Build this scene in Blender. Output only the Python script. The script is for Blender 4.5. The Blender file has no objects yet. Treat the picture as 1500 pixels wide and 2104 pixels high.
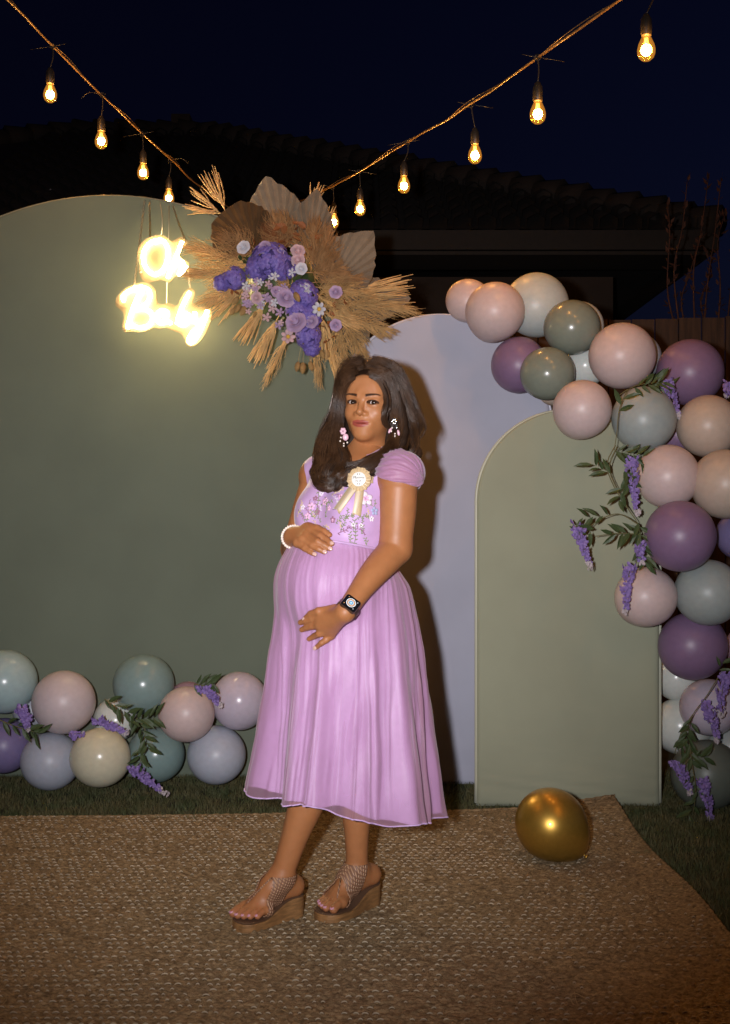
import bpy, bmesh, math, random
import numpy as np
from mathutils import Vector, Matrix, noise as mnoise
from mathutils.bvhtree import BVHTree

random.seed(7); RNG = np.random.default_rng(7)
scene = bpy.context.scene
COL = scene.collection

# ------------------------------------------------------------------ camera
FPX, CX, CY, CH = 2502.0, 750.0, 1052.0, 1.19      # focal length in photo pixels, centre, camera height
cam_d = bpy.data.cameras.new("camera"); cam = bpy.data.objects.new("camera", cam_d); COL.objects.link(cam)
cam_d.sensor_fit = 'HORIZONTAL'; cam_d.sensor_width = 24.0; cam_d.lens = FPX / 1500.0 * 24.0
cam_d.clip_start = 0.05; cam_d.clip_end = 2000
cam.location = (0, 0, CH); cam.rotation_euler = (math.radians(90), 0, 0)
scene.camera = cam

# ------------------------------------------------------------------ night sky
world = bpy.data.worlds.new("World"); scene.world = world; world.use_nodes = True
wn = world.node_tree; wn.nodes.clear()
w_out = wn.nodes.new('ShaderNodeOutputWorld'); w_bg = wn.nodes.new('ShaderNodeBackground'); w_sky = wn.nodes.new('ShaderNodeTexSky')
w_sky.sky_type = 'NISHITA'; w_sky.sun_disc = False
SUN_EL, SUN_ROT = math.radians(-3.3), math.radians(75)
w_sky.sun_elevation = SUN_EL; w_sky.sun_rotation = SUN_ROT
w_sky.dust_density = 0.4; w_sky.ozone_density = 4.0
w_bg.inputs[1].default_value = 0.13
wn.links.new(w_sky.outputs[0], w_bg.inputs[0]); wn.links.new(w_bg.outputs[0], w_out.inputs[0])

# ------------------------------------------------------------------ the photographer's flash, held upright beside the lens
fl_d = bpy.data.lights.new("camera_flash", 'SPOT'); fl = bpy.data.objects.new("camera_flash", fl_d); COL.objects.link(fl)
fl_d.energy = 720; fl_d.color = (0.99, 0.965, 1.0); fl_d.shadow_soft_size = 0.03
fl_d.spot_size = math.radians(62); fl_d.spot_blend = 1.0
fl.location = (-0.16, 0.02, CH + 0.05)
fl.rotation_euler = (Vector((-0.22, 3.6, 1.38)) - Vector(fl.location)).to_track_quat('-Z', 'Y').to_euler()

scene.view_settings.view_transform = 'Standard'; scene.view_settings.look = 'None'
scene.view_settings.exposure = 0.0; scene.view_settings.gamma = 1.0
scene.view_settings.use_curve_mapping = False
scene.cycles.use_denoising = True
scene.cycles.max_bounces = 8; scene.cycles.transparent_max_bounces = 24
scene.cycles.sample_clamp_indirect = 3.0; scene.cycles.caustics_reflective = False; scene.cycles.blur_glossy = 0.5

# ------------------------------------------------------------------ helpers
def P(px, py, Y):
    return Vector(((px - CX) / FPX * Y, Y, CH - (py - CY) / FPX * Y))

def tag(o, label=None, cat=None, group=None, kind=None):
    if label: o["label"] = label
    if cat: o["category"] = cat
    if group: o["group"] = group
    if kind: o["kind"] = kind
    return o

def attach(o, parent):
    o.parent = parent
    root = parent
    o.matrix_parent_inverse = Matrix.Translation(-world_loc(parent))
    return o

def world_loc(o):
    v = Vector((0, 0, 0))
    while o is not None:
        v = v + o.location + (o.matrix_parent_inverse.translation if o.parent else Vector((0, 0, 0)))
        o = o.parent
    return v

def empty(name, loc, **kw):
    o = bpy.data.objects.new(name, None); COL.objects.link(o); o.location = loc
    o.empty_display_size = 0.05
    return tag(o, **kw)

def mesh_from(name, verts, faces, smooth=True):
    me = bpy.data.meshes.new(name)
    if isinstance(verts, np.ndarray) and isinstance(faces, np.ndarray):
        nv, nf, k = len(verts), len(faces), faces.shape[1]
        me.vertices.add(nv); me.vertices.foreach_set("co", verts.astype(np.float32).ravel())
        me.loops.add(nf * k); me.loops.foreach_set("vertex_index", faces.astype(np.int32).ravel())
        me.polygons.add(nf); me.polygons.foreach_set("loop_start", np.arange(0, nf * k, k, dtype=np.int32))
        me.update(calc_edges=True); me.validate()
    else:
        me.from_pydata([tuple(v) for v in verts], [], [tuple(f) for f in faces]); me.update()
    if smooth:
        me.polygons.foreach_set("use_smooth", [True] * len(me.polygons))
    return me

def obj(name, me, mat=None, parent=None, loc=None, rot=None, scale=None, **kw):
    o = bpy.data.objects.new(name, me); COL.objects.link(o)
    if mat is not None and me is not None and len(me.materials) == 0: me.materials.append(mat)
    if loc is not None: o.location = loc
    if rot is not None: o.rotation_euler = rot
    if scale is not None: o.scale = scale if hasattr(scale, '__len__') else (scale,) * 3
    if parent is not None: attach(o, parent)
    return tag(o, **kw)

class MB:
    """collects shapes in world coordinates; build() links them as one mesh object"""
    def __init__(s): s.v = []; s.f = []
    def add(s, verts, faces):
        b = len(s.v); s.v.extend([tuple(q) for q in verts]); s.f.extend([tuple(i + b for i in f) for f in faces]); return s
    def tube(s, pts, rad, sides=8, caps=True, flat=None, twist=0.0):
        pts = [Vector(p) for p in pts]; n = len(pts)
        if not hasattr(rad, '__len__'): rad = [rad] * n
        t0 = (pts[1] - pts[0]).normalized()
        up = Vector((0, 0, 1)) if abs(t0.z) < 0.9 else Vector((1, 0, 0))
        nrm = (up - t0 * up.dot(t0)).normalized()
        V = []; Fc = []
        for i, p in enumerate(pts):
            t = (pts[min(i + 1, n - 1)] - pts[max(i - 1, 0)])
            if t.length < 1e-9: t = t0.copy()
            t.normalize(); nrm = (nrm - t * nrm.dot(t))
            if nrm.length < 1e-6: nrm = t.orthogonal()
            nrm.normalize(); bi = t.cross(nrm)
            for k in range(sides):
                a = 2 * math.pi * k / sides + twist * i
                c, d = math.cos(a), math.sin(a)
                if flat: d *= flat
                V.append(p + (nrm * c + bi * d) * rad[i])
        for i in range(n - 1):
            for k in range(sides):
                a = i * sides + k; b = i * sides + (k + 1) % sides
                Fc.append((a, b, b + sides, a + sides))
        if caps:
            Fc.append(tuple(range(sides - 1, -1, -1))); Fc.append(tuple(range((n - 1) * sides, n * sides)))
        return s.add(V, Fc)
    def lathe(s, prof, origin=(0, 0, 0), axis=None, sides=16, sx=1.0):
        o = Vector(origin); q = Matrix.Identity(3) if axis is None else Vector(axis).to_track_quat('Z', 'Y').to_matrix()
        V = []; Fc = []
        for r, z in prof:
            for k in range(sides):
                a = 2 * math.pi * k / sides
                V.append(o + q @ Vector((r * math.cos(a), r * math.sin(a) * sx, z)))
        for i in range(len(prof) - 1):
            for k in range(sides):
                a = i * sides + k; b = i * sides + (k + 1) % sides
                Fc.append((a, b, b + sides, a + sides))
        Fc.append(tuple(range(sides - 1, -1, -1))); Fc.append(tuple(range((len(prof) - 1) * sides, len(prof) * sides)))
        return s.add(V, Fc)
    def box(s, c, size, rot=None):
        c = Vector(c); hx, hy, hz = [k / 2 for k in size]; m = rot if rot is not None else Matrix.Identity(3)
        V = [c + m @ Vector((x * hx, y * hy, z * hz)) for x in (-1, 1) for y in (-1, 1) for z in (-1, 1)]
        return s.add(V, [(0, 1, 3, 2), (4, 6, 7, 5), (0, 4, 5, 1), (2, 3, 7, 6), (0, 2, 6, 4), (1, 5, 7, 3)])
    def ball(s, c, r, seg=10, rings=6, sc=(1, 1, 1), rot=None):
        c = Vector(c); m = rot if rot is not None else Matrix.Identity(3)
        V = [c + m @ Vector((0, 0, r * sc[2]))]
        for i in range(1, rings):
            th = math.pi * i / rings
            for k in range(seg):
                a = 2 * math.pi * k / seg
                V.append(c + m @ Vector((r * sc[0] * math.sin(th) * math.cos(a), r * sc[1] * math.sin(th) * math.sin(a), r * sc[2] * math.cos(th))))
        V.append(c + m @ Vector((0, 0, -r * sc[2]))); n = len(V) - 1; Fc = []
        for k in range(seg): Fc.append((0, 1 + k, 1 + (k + 1) % seg))
        for i in range(rings - 2):
            for k in range(seg):
                a = 1 + i * seg + k; b = 1 + i * seg + (k + 1) % seg
                Fc.append((a, a + seg, b + seg, b))
        for k in range(seg): Fc.append((n, 1 + (rings - 2) * seg + (k + 1) % seg, 1 + (rings - 2) * seg + k))
        return s.add(V, Fc)
    def mesh(s, name, smooth=True): return mesh_from(name, s.v, s.f, smooth)
    def build(s, name, mat, parent=None, smooth=True, **kw):
        return obj(name, s.mesh(name, smooth), mat, parent, **kw)

def bez(pts, n=24):
    """smooth path through points (Catmull-Rom)"""
    pts = [Vector(p) for p in pts]; out = []
    if len(pts) == 2:
        return [pts[0].lerp(pts[1], i / n) for i in range(n + 1)]
    seg = len(pts) - 1; per = max(2, n // seg)
    for i in range(seg):
        p0 = pts[max(i - 1, 0)]; p1 = pts[i]; p2 = pts[i + 1]; p3 = pts[min(i + 2, seg)]
        for j in range(per):
            t = j / per
            out.append(0.5 * ((2 * p1) + (p2 - p0) * t + (2 * p0 - 5 * p1 + 4 * p2 - p3) * t * t + (3 * p1 - p0 - 3 * p2 + p3) * t ** 3))
    out.append(pts[-1]); return out

def smoothstep(a, b, x):
    t = np.clip((x - a) / (b - a), 0, 1); return t * t * (3 - 2 * t)

# ------------------------------------------------------------------ materials
def mat(name, col, rough=0.6, metal=0.0, var=0.0, vscale=20.0, bump=0.0, bscale=200.0, emit=None, estr=0.0,
        sheen=0.0, spec=None, trans=0.0, sss=0.0, coat=0.0, col2=None, stretch=None, alpha=1.0, translucent=0.0):
    m = bpy.data.materials.new(name); m.use_nodes = True
    nt = m.node_tree; b = nt.nodes['Principled BSDF']; out = nt.nodes['Material Output']
    b.inputs['Base Color'].default_value = (*col, 1); b.inputs['Roughness'].default_value = rough; b.inputs['Metallic'].default_value = metal
    if spec is not None: b.inputs['Specular IOR Level'].default_value = spec
    if sheen: b.inputs['Sheen Weight'].default_value = sheen; b.inputs['Sheen Roughness'].default_value = 0.4
    if trans: b.inputs['Transmission Weight'].default_value = trans
    if coat: b.inputs['Coat Weight'].default_value = coat; b.inputs['Coat Roughness'].default_value = 0.08
    if sss:
        b.inputs['Subsurface Weight'].default_value = sss; b.inputs['Subsurface Radius'].default_value = (1.0, 0.35, 0.2); b.inputs['Subsurface Scale'].default_value = 0.006
    if emit: b.inputs['Emission Color'].default_value = (*emit, 1); b.inputs['Emission Strength'].default_value = estr
    b.inputs['Alpha'].default_value = alpha
    if var or col2 or bump:
        tc = nt.nodes.new('ShaderNodeTexCoord'); mp = nt.nodes.new('ShaderNodeMapping')
        nt.links.new(tc.outputs['Object'], mp.inputs[0])
        if stretch: mp.inputs['Scale'].default_value = stretch
    if var or col2:
        nz = nt.nodes.new('ShaderNodeTexNoise'); nz.inputs['Scale'].default_value = vscale; nz.inputs['Detail'].default_value = 6
        nt.links.new(mp.outputs[0], nz.inputs['Vector'])
        rp = nt.nodes.new('ShaderNodeValToRGB'); c2 = col2 or tuple(c * (1 - var) for c in col); c1 = col if col2 else tuple(min(1, c * (1 + var)) for c in col)
        rp.color_ramp.elements[0].color = (*c2, 1); rp.color_ramp.elements[1].color = (*c1, 1)
        rp.color_ramp.elements[0].position = 0.32; rp.color_ramp.elements[1].position = 0.68
        nt.links.new(nz.outputs[0], rp.inputs[0]); nt.links.new(rp.outputs[0], b.inputs['Base Color'])
    if bump:
        nb = nt.nodes.new('ShaderNodeTexNoise'); nb.inputs['Scale'].default_value = bscale; nb.inputs['Detail'].default_value = 4
        nt.links.new(mp.outputs[0], nb.inputs['Vector'])
        bp = nt.nodes.new('ShaderNodeBump'); bp.inputs['Strength'].default_value = bump; bp.inputs['Distance'].default_value = 0.004
        nt.links.new(nb.outputs[0], bp.inputs['Height']); nt.links.new(bp.outputs[0], b.inputs['Normal'])
    if translucent:
        tr = nt.nodes.new('ShaderNodeBsdfTranslucent'); tr.inputs[0].default_value = (*col, 1)
        mx = nt.nodes.new('ShaderNodeMixShader'); mx.inputs[0].default_value = translucent
        nt.links.new(b.outputs[0], mx.inputs[1]); nt.links.new(tr.outputs[0], mx.inputs[2]); nt.links.new(mx.outputs[0], out.inputs[0])
    return m

def fabric(name, col, weave=1400.0, var=0.06):
    """stretched cloth with a fine woven thread pattern"""
    m = mat(name, col, 0.75, var=var, vscale=3.0, sheen=0.15, spec=0.2)
    nt = m.node_tree; b = nt.nodes['Principled BSDF']
    tc = nt.nodes.new('ShaderNodeTexCoord')
    hs = []
    for k in ((1, 0, 0), (0, 0, 1)):
        mp = nt.nodes.new('ShaderNodeMapping'); nt.links.new(tc.outputs['Object'], mp.inputs[0])
        w = nt.nodes.new('ShaderNodeTexWave'); w.wave_type = 'BANDS'; w.bands_direction = 'X' if k[0] else 'Z'
        w.inputs['Scale'].default_value = weave / 6.28; w.inputs['Distortion'].default_value = 2.0; w.inputs['Detail Scale'].default_value = 30
        nt.links.new(mp.outputs[0], w.inputs['Vector']); hs.append(w)
    ad = nt.nodes.new('ShaderNodeMath'); ad.operation = 'ADD'
    nt.links.new(hs[0].outputs[1], ad.inputs[0]); nt.links.new(hs[1].outputs[1], ad.inputs[1])
    bp = nt.nodes.new('ShaderNodeBump'); bp.inputs['Strength'].default_value = 0.18; bp.inputs['Distance'].default_value = 0.0008
    nt.links.new(ad.outputs[0], bp.inputs['Height']); nt.links.new(bp.outputs[0], b.inputs['Normal'])
    return m
# ================================================================== SETTING
M = {}
M['lawn'] = mat('lawn_soil', (0.030, 0.034, 0.016), 0.95, var=0.4, vscale=14, bump=0.5, bscale=160)
M['grass'] = mat('grass_blade', (0.070, 0.095, 0.036), 0.7, col2=(0.15, 0.125, 0.055), vscale=9, translucent=0.25)
M['jute'] = mat('jute', (0.385, 0.275, 0.152), 0.9, col2=(0.135, 0.092, 0.050), vscale=55, bump=0.9, bscale=420, stretch=(1, 2.2, 1), spec=0.15)
M['stitch'] = mat('pale_stitch', (0.42, 0.35, 0.25), 0.75, var=0.3, vscale=40, spec=0.2)
M['straw'] = mat('straw', (0.42, 0.30, 0.15), 0.8)
M['sage'] = fabric('sage_cloth', (0.132, 0.158, 0.118))
M['olive'] = fabric('pale_olive_cloth', (0.285, 0.300, 0.215))
M['lilac'] = fabric('lilac_cloth', (0.395, 0.405, 0.490))
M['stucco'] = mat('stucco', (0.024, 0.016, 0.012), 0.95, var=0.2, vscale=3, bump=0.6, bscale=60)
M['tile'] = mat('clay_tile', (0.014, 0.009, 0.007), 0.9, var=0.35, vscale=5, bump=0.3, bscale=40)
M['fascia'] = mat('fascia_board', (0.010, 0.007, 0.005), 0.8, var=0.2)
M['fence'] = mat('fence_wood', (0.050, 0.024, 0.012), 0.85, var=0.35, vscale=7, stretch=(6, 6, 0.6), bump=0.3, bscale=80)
M['black_rubber'] = mat('black_rubber', (0.018, 0.015, 0.012), 0.45)
M['cable'] = mat('cable_sheath', (0.16, 0.10, 0.045), 0.3, var=0.3, vscale=60)
M['shrub'] = mat('dry_shrub', (0.075, 0.028, 0.016), 0.8, var=0.4, vscale=12, translucent=0.2)

# ---- lawn
nx, ny = 60, 60
def sheet(name, x0, x1, y0, y1, nx, ny, zf, m, **kw):
    V = []; Fc = []
    for j in range(ny + 1):
        for i in range(nx + 1):
            x = x0 + (x1 - x0) * i / nx; y = y0 + (y1 - y0) * j / ny
            V.append((x, y, zf(x, y)))
    for j in range(ny):
        for i in range(nx):
            a = j * (nx + 1) + i; Fc.append((a, a + 1, a + nx + 2, a + nx + 1))
    return obj(name, mesh_from(name, V, Fc), m, **kw)
sheet('lawn', -400, 400, -100, 900, 20, 20, lambda x, y: -0.012, M['lawn'], kind='structure', label='dark night lawn under the rug and panels')

# ---- grass blades, as far as the lawn shows
def grass():
    pts = []
    def fill(x0, x1, y0, y1, n):
        for _ in range(n): pts.append((random.uniform(x0, x1), random.uniform(y0, y1)))
    fill(-1.9, 1.3, 4.62, 5.6, 34000)
    fill(0.93, 1.75, 2.9, 5.6, 26000)
    n = len(pts); xy = np.array(pts)
    cl = np.array([mnoise.noise(Vector((x * 7, y * 7, 0))) for x, y in pts])
    h = RNG.uniform(0.014, 0.036, n) * (1 + 0.5 * cl); a = RNG.uniform(0, 2 * np.pi, n); w = RNG.uniform(0.0011, 0.0021, n)
    lean = RNG.uniform(0.1, 0.9, n) * h; la = RNG.uniform(0, 2 * np.pi, n)
    ca, sa = np.cos(a) * w, np.sin(a) * w
    z0 = np.full(n, -0.012)
    base1 = np.stack([xy[:, 0] - ca, xy[:, 1] - sa, z0], 1); base2 = np.stack([xy[:, 0] + ca, xy[:, 1] + sa, z0], 1)
    mx, my = xy[:, 0] + np.cos(la) * lean * 0.35, xy[:, 1] + np.sin(la) * lean * 0.35
    m1 = np.stack([mx - ca * .8, my - sa * .8, z0 + h * 0.6], 1); m2 = np.stack([mx + ca * .8, my + sa * .8, z0 + h * 0.6], 1)
    tip = np.stack([xy[:, 0] + np.cos(la) * lean, xy[:, 1] + np.sin(la) * lean, z0 + h], 1)
    V = np.stack([base1, base2, m2, m1, tip], 1).reshape(-1, 3)
    i = np.arange(n)[:, None] * 5
    F3 = np.concatenate([i + np.array([[0, 1, 2]]), i + np.array([[0, 2, 3]]), i + np.array([[3, 2, 4]])])
    obj('grass', mesh_from('grass', V, F3, smooth=False), M['grass'], kind='stuff', label='short dry night-time grass round the rug', cat='grass')
grass()

# ---- jute rug
RX0, RX1, RY0, RY1 = -1.75, 1.0, 2.45, 4.76
def rug_edge(y):   # right edge wanders
    return RX1 + 0.010 * math.sin(y * 2.3) + 0.004 * math.sin(y * 7.1)
def rug_far(x):
    return RY1 + 0.03 * x + 0.018 * math.sin(x * 2.1 + 1) + (0.085 * float(smoothstep(0.25, 0.95, x)))
def rug_lift(x, y):
    z = 0.010 + 0.004 * mnoise.noise(Vector((x * 2.2, y * 2.2, 0.3)))
    z += 0.035 * float(smoothstep(0.62, 1.0, x)) * float(smoothstep(4.45, 4.95, y))
    z += 0.010 * float(smoothstep(0.9, 1.0, x)) * (0.5 + 0.5 * math.sin(y * 4.0))
    return z
STX, STY = 0.0250, 0.0330
def make_rug():
    root = empty('jute_rug', (0, 3.5, 0), label='woven brown jute rug with pale stitches spread on the lawn', cat='rug')
    nu, nv = 760, 600
    u = np.linspace(0, 1, nu + 1)[None, :]; v = np.linspace(0, 1, nv + 1)[:, None]
    farx = np.array([rug_far(RX0 + (RX1 - RX0) * q_) for q_ in u[0]])[None, :]
    Yg = RY0 + (farx - RY0) * v
    Xg = RX0 + (RX1 + 0.010 * np.sin(Yg * 2.3) + 0.004 * np.sin(Yg * 7.1) - RX0) * u
    rg = np.random.default_rng(3)
    def vnoise(X, Y, sc, n=256):
        T = rg.random((n, n)); x = X * sc + 500; y = Y * sc + 500; xi = np.floor(x).astype(int); yi = np.floor(y).astype(int); fx = x - xi; fy = y - yi
        fx = fx * fx * (3 - 2 * fx); fy = fy * fy * (3 - 2 * fy); g_ = lambda i, j: T[(xi + i) % n, (yi + j) % n]
        return (g_(0, 0) * (1 - fx) + g_(1, 0) * fx) * (1 - fy) + (g_(0, 1) * (1 - fx) + g_(1, 1) * fx) * fy - 0.5
    n1, n2, n3 = vnoise(Xg, Yg, 45), vnoise(Xg, Yg, 110), vnoise(Xg, Yg, 9)
    RW2 = STY / 2
    row = Yg / RW2 + 0.55 * n1 + 0.5 * n3; ri = np.floor(row); fy_ = row - ri
    colm = Xg / (STX * 0.5) + 0.5 * (ri % 2) + 1.1 * n1; fx_ = colm - np.floor(colm)
    hsh = np.sin(ri * 12.9898 + np.floor(colm) * 78.233) * 43758.5453; hsh = hsh - np.floor(hsh)
    # plaited strands: each lump leans across its row
    lump = np.sqrt(np.clip(np.sin(np.pi * fy_), 0, 1)) * (0.35 + 0.65 * np.sqrt(np.clip(np.sin(np.pi * ((fx_ + 0.35 * (fy_ - .5)) % 1)), 0, 1)))
    Dz = 0.0078 * lump * (0.55 + 0.75 * hsh) + 0.0050 * n2 + 0.0045 * n1
    Lz = np.array([[rug_lift(Xg[j, i], Yg[j, i]) for i in range(0, nu + 1, 10)] for j in range(0, nv + 1, 10)])
    Lz = np.apply_along_axis(lambda q_: np.interp(np.arange(nu + 1), np.arange(0, nu + 1, 10), q_), 1, Lz); Lz = np.apply_along_axis(lambda q_: np.interp(np.arange(nv + 1), np.arange(0, nv + 1, 10), q_), 0, Lz)
    V = np.stack([Xg + 0 * Yg, Yg + 0 * Xg, Lz + Dz - 0.002], -1).reshape(-1, 3)
    idx = np.arange((nu + 1) * (nv + 1)).reshape(nv + 1, nu + 1)
    Fq = np.stack([idx[:-1, :-1], idx[:-1, 1:], idx[1:, 1:], idx[1:, :-1]], -1).reshape(-1, 4)
    wv = obj('weave', mesh_from('weave', V, Fq), M['jute'], root)
    so = wv.modifiers.new('thickness', 'SOLIDIFY'); so.thickness = 0.010; so.offset = -1
    # bound rim of the rug: a twisted cord along the edge
    mb = MB(); pts = [(rug_edge(y), y, rug_lift(rug_edge(y), y) + 0.001) for y in np.linspace(RY0, rug_far(1.0), 160)]
    mb.tube(pts, [0.007 + 0.0015 * math.sin(i * 2.1) for i in range(len(pts))], 7)
    pts = [(x, rug_far(x), rug_lift(x, rug_far(x)) + 0.001) for x in np.linspace(RX0, 1.0, 220)]
    mb.tube(pts, [0.007 + 0.0015 * math.sin(i * 2.1) for i in range(len(pts))], 7)
    mb.build('bound_edge', M['jute'], root)
    # pale stitches: little arched floats of thread, in offset rows
    arc = [(-0.0062, 0, -0.001), (-0.0036, 0, 0.0020), (0, 0, 0.0030), (0.0036, 0, 0.0020), (0.0062, 0, -0.001)]
    sm = MB().tube(arc, [0.0008, 0.0017, 0.0020, 0.0017, 0.0008], 5, flat=0.8).mesh('stitch'); sm.materials.append(M['stitch'])
    sv = np.array([v.co[:] for v in sm.vertices]); sf = [tuple(p.vertices) for p in sm.polygons]
    spots = []
    for r in range(int(RY0 / STY), int(RY1 / STY) - 1):
        y = (r + 0.5) * STY
        for c in range(int(RX0 / STX), int(RX1 / STX)):
            x = (c + 0.5 * (r % 2)) * STX
            if x > rug_edge(y) - 0.02: continue
            keep = 0.66 + 0.55 * mnoise.noise(Vector((x * 2.5, y * 2.5, 4)))
            keep -= 0.35 * float(smoothstep(0.2, 0.8, x))
            if random.random() > keep: continue
            sl = 0.16 * mnoise.noise(Vector((x * 1.3, y * 1.3, 9))) + random.gauss(0, 0.10)
            spots.append((x + random.gauss(0, .0022), y + 0.012 * mnoise.noise(Vector((x * 3, y * 2, 2))), random.uniform(0.6, 1.45), sl))
    def inview(s): return abs(s[0] / s[1]) < 0.30 and s[1] > 2.83
    spots.sort(key=lambda s: (not inview(s), s[1]))
    for x, y, sc, sl in spots[:300]:
        obj('stitch', sm, None, root, loc=(x, y, rug_lift(x, y) + 0.0046), rot=(0, 0, sl), scale=(sc, 1, 1))
    mb = MB()
    for x, y, sc, sl in spots[300:]:
        c, s_ = math.cos(sl), math.sin(sl); z = rug_lift(x, y) + 0.0046
        mb.add([(x + a * sc * c - b * s_, y + a * sc * s_ + b * c, z + d) for a, b, d in sv], sf)
    mb.build('stitches', M['stitch'], root, kind='stuff')
    # stray jute fibres
    mb = MB()
    for _ in range(420):
        x = random.uniform(-1.2, 0.98); y = random.uniform(2.8, 4.7); a = random.uniform(0, 6.28); L = random.uniform(0.012, 0.045); z = rug_lift(x, y) + 0.004
        c = random.uniform(-1, 1)
        mb.tube([(x + math.cos(a + c * t) * L * t, y + math.sin(a + c * t) * L * t, z + 0.006 * math.sin(t * 3.1) * random.random()) for t in (0, .33, .66, 1)], 0.0005, 3, caps=False)
    mb.build('loose_fibres', M['straw'], root, kind='stuff')
make_rug()
obj('straw_tuft', MB().tube(bez([P(1213, 2058, 2.92) + Vector((0, 0, 0)), P(1180, 2040, 2.96), P(1175, 2060, 2.93), P(1205, 2075, 2.89)], 14), 0.0007, 4)
    .tube(bez([P(1180, 2035, 2.96), P(1186, 2062, 2.92), P(1200, 2068, 2.90)], 10), 0.0006, 4).mesh('straw_tuft'), M['straw'],
    label='tiny wisp of pale straw lying on the jute rug', cat='straw')

# ---- arched cloth panels
for k_, c_ in (('sage_cloth', (0.20, 0.23, 0.18)), ('pale_olive_cloth', (0.42, 0.43, 0.33)), ('lilac_cloth', (0.52, 0.52, 0.60))): M['seam_' + k_] = mat('seam_' + k_, c_, 0.35, sheen=0.3)  # seams paler than their cloth: the rim highlight is put into the colour
def arch_panel(name, X, hw, top, Y, m, label, thick=0.05, crease=1.0, seed=1):
    root = empty(name, (X, Y, 0), label=label, cat='backdrop panel')
    spring = top - hw; nu, nz = 60, 150
    zs = []
    for j in range(nz + 1):
        t = j / nz
        zs.append(spring * t / 0.55 if t < 0.55 else spring + hw * math.sin((t - 0.55) / 0.45 * math.pi / 2))
    V = []; Fc = []
    ring = 2 * (nu + 1)
    for z in zs:
        w = hw if z <= spring else math.sqrt(max(0, hw * hw - (z - spring) ** 2)); w = max(w, 1e-4)
        edge = top - z
        for side in (0, 1):
            for i in range(nu + 1):
                u = -1 + 2 * i / nu
                if side: u = -u
                uu = math.copysign(abs(u) ** 0.75, u)
                x = X + uu * w
                d = (1 - abs(uu)) * w
                rr = 0.022
                k = 1 - max(0, 1 - d / rr) ** 2 if d < rr else 1.0
                k = math.sqrt(max(0, k))
                y = (thick / 2) * (0.25 + 0.75 * k)
                if side == 0:
                    low = math.exp(-z / 0.10)
                    wr = crease * low * 0.010 * (mnoise.noise(Vector((x * 1.6 + seed, 0, z * 42 + x * 6))) + 0.4 * mnoise.noise(Vector((x * 4, seed, z * 90))))
                    wr += crease * (0.0040 * mnoise.noise(Vector((x * 1.2, seed * 3.1, z * 1.1))) + 0.0012 * mnoise.noise(Vector((x * 5 + z * 2, seed * 1.7, z * 2.2))))
                    y = -y + wr * (1 if d > 0.01 else 0)
                V.append((x, Y + y, z))
    for j in range(len(zs) - 1):
        for i in range(ring):
            a = j * ring + i; b = j * ring + (i + 1) % ring
            Fc.append((a, b, b + ring, a + ring))
    Fc.append(tuple(range(ring - 1, -1, -1)))
    obj('cloth_cover', mesh_from('cloth_cover', V, Fc), m, root)
    pts = [(X - hw, Y - thick * 0.16, z) for z in np.linspace(0.01, spring, 14)]
    pts += [(X - hw * math.cos(a), Y - thick * 0.16, spring + hw * math.sin(a)) for a in np.linspace(0.03, math.pi - 0.03, 70)]
    pts += [(X + hw, Y - thick * 0.16, z) for z in np.linspace(spring, 0.01, 14)]
    MB().tube(pts, 0.0065, 8).build('edge_seam', M['seam_' + m.name], root)
    return root
arch_panel('arch_panel', -1.154, 1.319, 2.614, 5.50, M['sage'], 'largest arched backdrop panel in dark sage green cloth behind the glowing sign', seed=1)
arch_panel('arch_panel', 0.331, 0.4875, 2.054, 5.35, M['lilac'], 'pale lilac arched backdrop panel behind the woman', seed=2)
arch_panel('arch_panel', 0.824, 0.373, 1.603, 4.95, M['olive'], 'short pale olive arched backdrop panel beside the tall balloon garland', seed=5, crease=1.4)

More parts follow.
